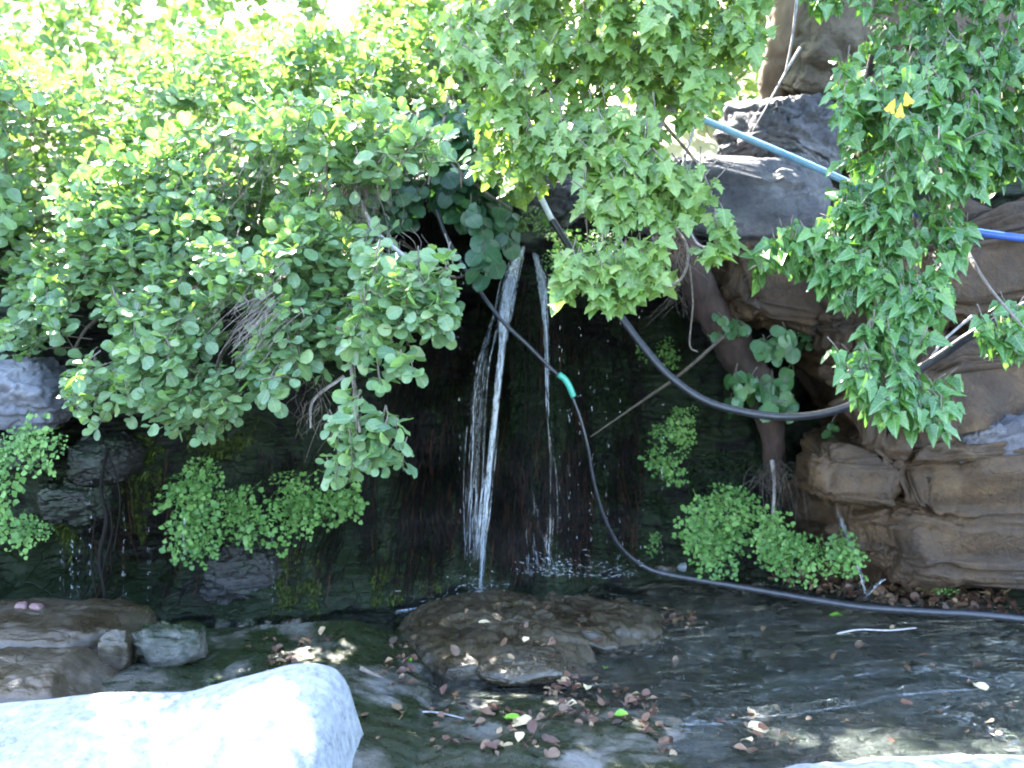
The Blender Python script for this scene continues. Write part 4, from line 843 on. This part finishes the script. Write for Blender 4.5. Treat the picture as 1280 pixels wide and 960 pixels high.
# pale arcs of fine spray above the right ferns
mb = MB(); rg = np.random.default_rng(9)
for k in range(34):
    a = rg.uniform(.3, 1.0); x0 = 968 + rg.normal() * 10; w_ = rg.uniform(-60, 75) * a; p = [P(x0, 612, 4.5), P(x0 + w_ * .4, 582 + rg.uniform(-4, 14), 4.45), P(x0 + w_ * .9, 600 + rg.uniform(-6, 16), 4.4), P(x0 + w_ * 1.15, 640 + rg.uniform(-10, 20), 4.4)]
    mb.tube([q + rg.normal(0, .02, 3) for q in p], .0009, .0005, 3, 12, cap=False)
tag(mb.build('rootlets', M['twig']), 'wiry tangle of fine grey rootlets below the slanting trunk', 'roots', kind='stuff')

# ------------------------------------------------------------------ hoses, pipes, trunk, sticks
def hose(name, pts, r, m, label, cat='hose', n=120, r1=None):
    mb = MB(); mb.tube([P(*q) for q in pts], r, r1, 12, n); return tag(mb.build(name, m), label, cat)
H1 = [(545, 262, 4.35), (560, 300, 4.3), (590, 350, 4.25), (625, 398, 4.2), (660, 432, 4.2), (690, 462, 4.2), (708, 478, 4.2), (716, 498, 4.2), (726, 525, 4.2), (735, 560, 4.2), (742, 600, 4.22), (755, 645, 4.25), (775, 683, 4.3), (803, 707, 4.35), (830, 717, 4.35), (880, 726, 4.3), (950, 738, 4.25), (1020, 750, 4.17), (1080, 759, 4.1), (1150, 764, 4.05), (1220, 768, 4.0), (1300, 776, 3.95)]
root = empty('hose', tuple(P(800, 707, 4.35)), 'long thin black hose running down past the waterfall and along the pool edge', 'hose')
mb = MB(); mb.tube([P(*q) for q in H1], [.009, .009, .009, .008, .007, .0065, .007, .009, .013, .015, .016, .016, .016], None, 12, 260); mb.build('hose_line', M['hose'], root)
mb = MB(); mb.tube([P(698, 468, 4.19), P(706, 474, 4.19), P(712, 484, 4.19), P(717, 496, 4.19)], .014, .013, 12, 20); mb.build('coupling', M['green'], root); 
root = empty('pipe', tuple(P(940, 517, 4.1)), 'thick black pipe looping in front of the wall from the fern tuft to the ivy', 'pipe')
mb = MB(); mb.tube([P(*q) for q in [(690, 275, 4.4), (706, 300, 4.38), (735, 345, 4.3), (770, 388, 4.2), (800, 428, 4.15), (835, 468, 4.1), (880, 500, 4.05), (930, 515, 4.0), (985, 521, 3.95), (1040, 514, 3.85), (1100, 490, 3.75), (1170, 448, 3.65), (1220, 415, 3.55), (1300, 372, 3.45)]], .0165, .0165, 12, 160); mb.build('pipe_line', M['hose'], root)
mb = MB(); mb.tube([P(*q) for q in [(660, 205, 4.4), (670, 232, 4.4), (680, 255, 4.4), (691, 277, 4.4)]], .013, .013, 12, 30); mb.build('pipe_end', M['whitepipe'], root)
root = empty('water_pipe', tuple(P(1100, 240, 4.2)), 'blue pipe crossing the top of the grey slab and passing behind the ivy', 'pipe')
mb = MB(); mb.tube([P(*q) for q in [(880, 150, 4.5), (915, 165, 4.45), (970, 188, 4.35), (1025, 212, 4.25), (1060, 228, 4.2)]], .015, .015, 12, 60); mb.build('pale_length', M['paleblue'], root)
mb = MB(); mb.tube([P(*q) for q in [(1060, 228, 4.2), (1090, 242, 4.15), (1150, 268, 4.05), (1210, 288, 3.95), (1310, 302, 3.85)]], .0155, .0155, 12, 60); mb.build('blue_length', M['bluepipe'], root)
root = empty('slanting_trunk', tuple(P(968, 600, 4.6)), 'reddish brown bare trunk slanting down from the slab to the right ferns', 'trunk')
mb = MB(); mb.tube([P(*q) for q in [(835, 270, 4.5), (858, 320, 4.45), (885, 380, 4.5), (922, 440, 4.55), (952, 490, 4.55), (966, 540, 4.6), (968, 585, 4.65)]], [.055, .07, .075, .08, .07, .055, .045], None, 16, 120, bump=.35); mb.build('stem', M['bark'], root)
mb = MB(); mb.tube([P(965, 575, 4.55), P(968, 610, 4.5), P(965, 655, 4.48)], .010, .006, 8, 20, bump=.2); mb.build('aerial_root', M['deadtwig'], root)
def stick(pts, r0, r1, m, label, cat='stick', name='stick'):
    mb = MB(); mb.tube([P(*q) for q in pts], r0, r1, 7, 40, bump=.3); return tag(mb.build(name, m), label, cat)
stick([(738, 546, 4.4), (790, 510, 4.38), (850, 468, 4.3), (905, 420, 4.3)], .003, .008, M['bark2'], 'bare straight stick leaning from the thin hose up to the slanting trunk')
stick([(862, 330, 4.3), (866, 380, 4.3), (862, 430, 4.3), (872, 440, 4.3)], .004, .003, M['twig'], 'thin bare twig hanging beside the top of the slanting trunk', 'twig', 'twig')
stick([(556, 292, 4.2), (562, 310, 4.2), (568, 338, 4.2)], .003, .002, M['deadtwig'], 'short pale twig hanging beside the hose at the grotto top', 'twig', 'twig')
stick([(996, 0, 4.3), (990, 50, 4.3), (982, 90, 4.3)], .006, .004, M['deadtwig'], 'pale dead twig hanging in front of the tan trunk', 'twig', 'twig')
stick([(1000, 60, 4.4), (985, 85, 4.35), (960, 130, 4.3), (940, 165, 4.3)], .006, .002, M['deadtwig'], 'grey dead branch crossing in front of the tan trunk', 'twig', 'twig')
stick([(1090, 60, 4.2), (1085, 80, 4.2), (1083, 95, 4.2)], .004, .002, M['twig'], 'short dark twig by the rock at the ivy edge', 'twig', 'twig')
stick([(450, 835, 3.3), (480, 850, 3.3), (505, 866, 3.25)], .008, .004, M['twig'], 'dark stick lying on the ledge right of the white boulder', name='stick')
stick([(500, 893, 3.1), (540, 890, 3.1), (580, 898, 3.05)], .004, .002, M['deadtwig'], 'pale thin stick lying below the brown mound')
stick([(1046, 792, 3.9), (1075, 787, 3.9), (1110, 788, 3.88), (1145, 785, 3.88)], .004, .003, M['deadtwig'], 'pale thin twig floating near the hose at right', 'twig', 'twig')
# roots brown tangle under the maple branch
fibres('root_tangle', [([(820, 290), (860, 290), (855, 320), (820, 320)], 80), ([(840, 350), (860, 350), (856, 375), (845, 375)], 20)], M['twig'], 'tangle of thin brown twigs above the slanting trunk', (.04, .14), (.001, .002), 7, .45, cat='twigs', jit=.9)
# trunks at the top
rockpx('rock', (1095, -260, 1560, 300), 4.95, 1.0, M['tanrock'], 'dark tan rock face behind the ivy curtain at the upper right', box=.8, seed=16, fract=.6, rough=.14, res=160)
rockpx('rock', (1005, -120, 1105, 150), 4.95, .55, M['tanrock'], 'tall pale tan rock spur at the top between the tan trunk and the ivy', box=.5, seed=15, rough=.18, rot=(0, R(18), 0), cuts=18)
rt = empty('tree', tuple(P(985, 140, 5.2)), 'tan brown trunk at the top left of the tall tan rock spur', 'tree'); mb = MB()
mb.tube([P(1000, -160, 5.2), P(992, -40, 5.15), P(980, 40, 5.15), P(972, 100, 5.2), P(975, 170, 5.3)], [.10, .09, .085, .09, .09], None, 20, 90, bump=.5); mb.build('trunk', M['tanbark'], rt)
top = P(1000, -160, 5.2); mb = MB(); mb.tube([top, top + [.1, -.2, .6], top + [.4, -.5, 1.2]], .10, .03, 12, 30, bump=.3); mb.build('limb', M['tanbark'], rt)

# ------------------------------------------------------------------ fallen leaves
lv = []
for k in range(4):
    v, f, lu = leafmesh(np.array(POI if k % 2 else ALD) * [1, 1], 0, lr.uniform(.1, .6), lr.uniform(-.5, .6), lr, pet=.15); lv.append((v, f))
def fallen(px, py, sz, m, label, group=None, z=0.0, k=0):
    v, f = lv[k % 4]; me = mesh_np('fallen_leaf', v, [f], m, True, {'rnd': np.full(len(v), RG.uniform(0, 1))})
    o = bpy.data.objects.new('fallen_leaf', me); C.objects.link(o); g = onbed(px, py, z); o.location = (g[0], g[1], g[2] + .008)
    o.rotation_euler = (RG.normal() * .2, RG.normal() * .2, RG.uniform(0, 6.28)); o.scale = (sz,) * 3; return tag(o, label, 'leaf', group)
fallen(265, 853, .055, M['freshgreen'], 'bright green leaf lying on the grey slope above the white boulder', z=.10)
fallen(768, 896, .05, M['freshgreen'], 'bright green leaf in the water right of the pale curled leaves', z=.01, k=1)
fallen(650, 905, .06, M['freshgreen'], 'green leaf touching the pale curled leaf below the mound', z=.01, k=2)
fallen(756, 838, .04, M['freshgreen'], 'dull green leaf in the stream right of the mound', z=.01, k=3)
fallen(514, 830, .04, M['freshgreen'], 'small green leaf at the left foot of the mound', z=.05, k=1)
fallen(1054, 772, .06, M['yellow' if 0 else 'freshgreen'], 'yellow-green leaf floating below the hose under the jet', z=.005, k=1)
for k, (px, py, s, lab) in enumerate([(640, 912, .07, 'pale curled brown leaf below the mound, largest in the shallows'), (652, 918, .05, 'second pale curled leaf just right of the largest one'), (613, 781, .045, 'pale tan leaf resting on top of the brown mound'),
    (724, 812, .045, 'pale yellow leaf standing at the right edge of the mound'), (655, 805, .03, 'small tan leaf on the right side of the mound'), (735, 860, .05, 'pale yellow leaf in the litter right of the mound'), (722, 882, .045, 'orange leaf in the litter below the pale yellow one'),
    (571, 875, .04, 'pale pinkish leaf on the flat rock left of the litter'), (935, 912, .07, 'orange brown leaf lying on the flow at lower right'), (990, 928, .055, 'yellowish curled leaf near the bottom edge at right'), (1218, 857, .06, 'pale leaf caught on the ripple at the right edge'), (940, 930, .05, 'tan leaf by the bottom edge left of the curled one')]):
    fallen(px, py, s, M['palebrown'], lab, z=.14 if 'on top' in lab or 'on the right side' in lab else .012, k=k)
def litter(polys, label, seed, szr=(.02, .05), nobj=60, z=None):
    rg = np.random.default_rng(seed); V = []; T = []; A = []; k0 = 0; cnt = 0
    for poly, n, zz in polys:
        q = sample_poly(poly, n, rg); gg = onbed(q[:, 0], q[:, 1], zz)
        for i in range(n):
            g = gg[i]; v, f = lv[rg.integers(0, 4)]; s = rg.uniform(*szr)
            Rm = np.array((Matrix.Rotation(rg.uniform(0, 6.28), 3, 'Z') @ Matrix.Rotation(rg.normal() * .45, 3, 'X') @ Matrix.Rotation(rg.normal() * .45, 3, 'Y')))
            q3 = v @ Rm.T * s + [g[0], g[1], g[2] + rg.uniform(.002, .02)]; V.append(q3); T.append(f + k0); k0 += len(v); A.append(np.full(len(v), rg.uniform()))
    tag(link('leaf_litter', mesh_np('leaf_litter', np.vstack(V), [np.vstack(T)], M['litter'], True, {'rnd': np.concatenate(A)})), label, 'leaf litter', kind='stuff')
litter([([(1000, 718), (1070, 705), (1110, 715), (1250, 745), (1275, 755), (1180, 757), (1080, 750), (1030, 742)], 420, .05), ([(960, 715), (1040, 712), (1040, 735), (970, 730)], 80, .05), ([(1090, 750), (1280, 760), (1280, 768), (1100, 760)], 50, .03)], 'heap of rusty dead leaves on the bank under the right rock wall', 5)
litter([([(690, 860), (760, 850), (830, 880), (820, 905), (740, 910), (690, 890)], 90, .01), ([(660, 830), (720, 830), (730, 860), (680, 870)], 30, .01), ([(480, 800), (520, 800), (510, 860), (480, 840)], 40, .05), ([(820, 765), (880, 765), (870, 785), (820, 780)], 30, .0), ([(600, 880), (700, 900), (700, 950), (600, 950)], 40, .03), ([(460, 860), (640, 870), (620, 950), (460, 940)], 30, .03), ([(560, 760), (760, 760), (780, 800), (680, 840), (560, 830)], 26, .12), ([(820, 780), (1270, 790), (1270, 930), (860, 940)], 46, .004), ([(300, 800), (420, 795), (400, 830), (330, 840)], 30, .09), ([(930, 900), (1010, 930), (960, 945), (900, 940)], 14, .0), ([(800, 900), (830, 900), (850, 945), (820, 950)], 16, .0)], 'scattered rusty dead leaves in the shallow stream around the mound', 6, (.015, .045))
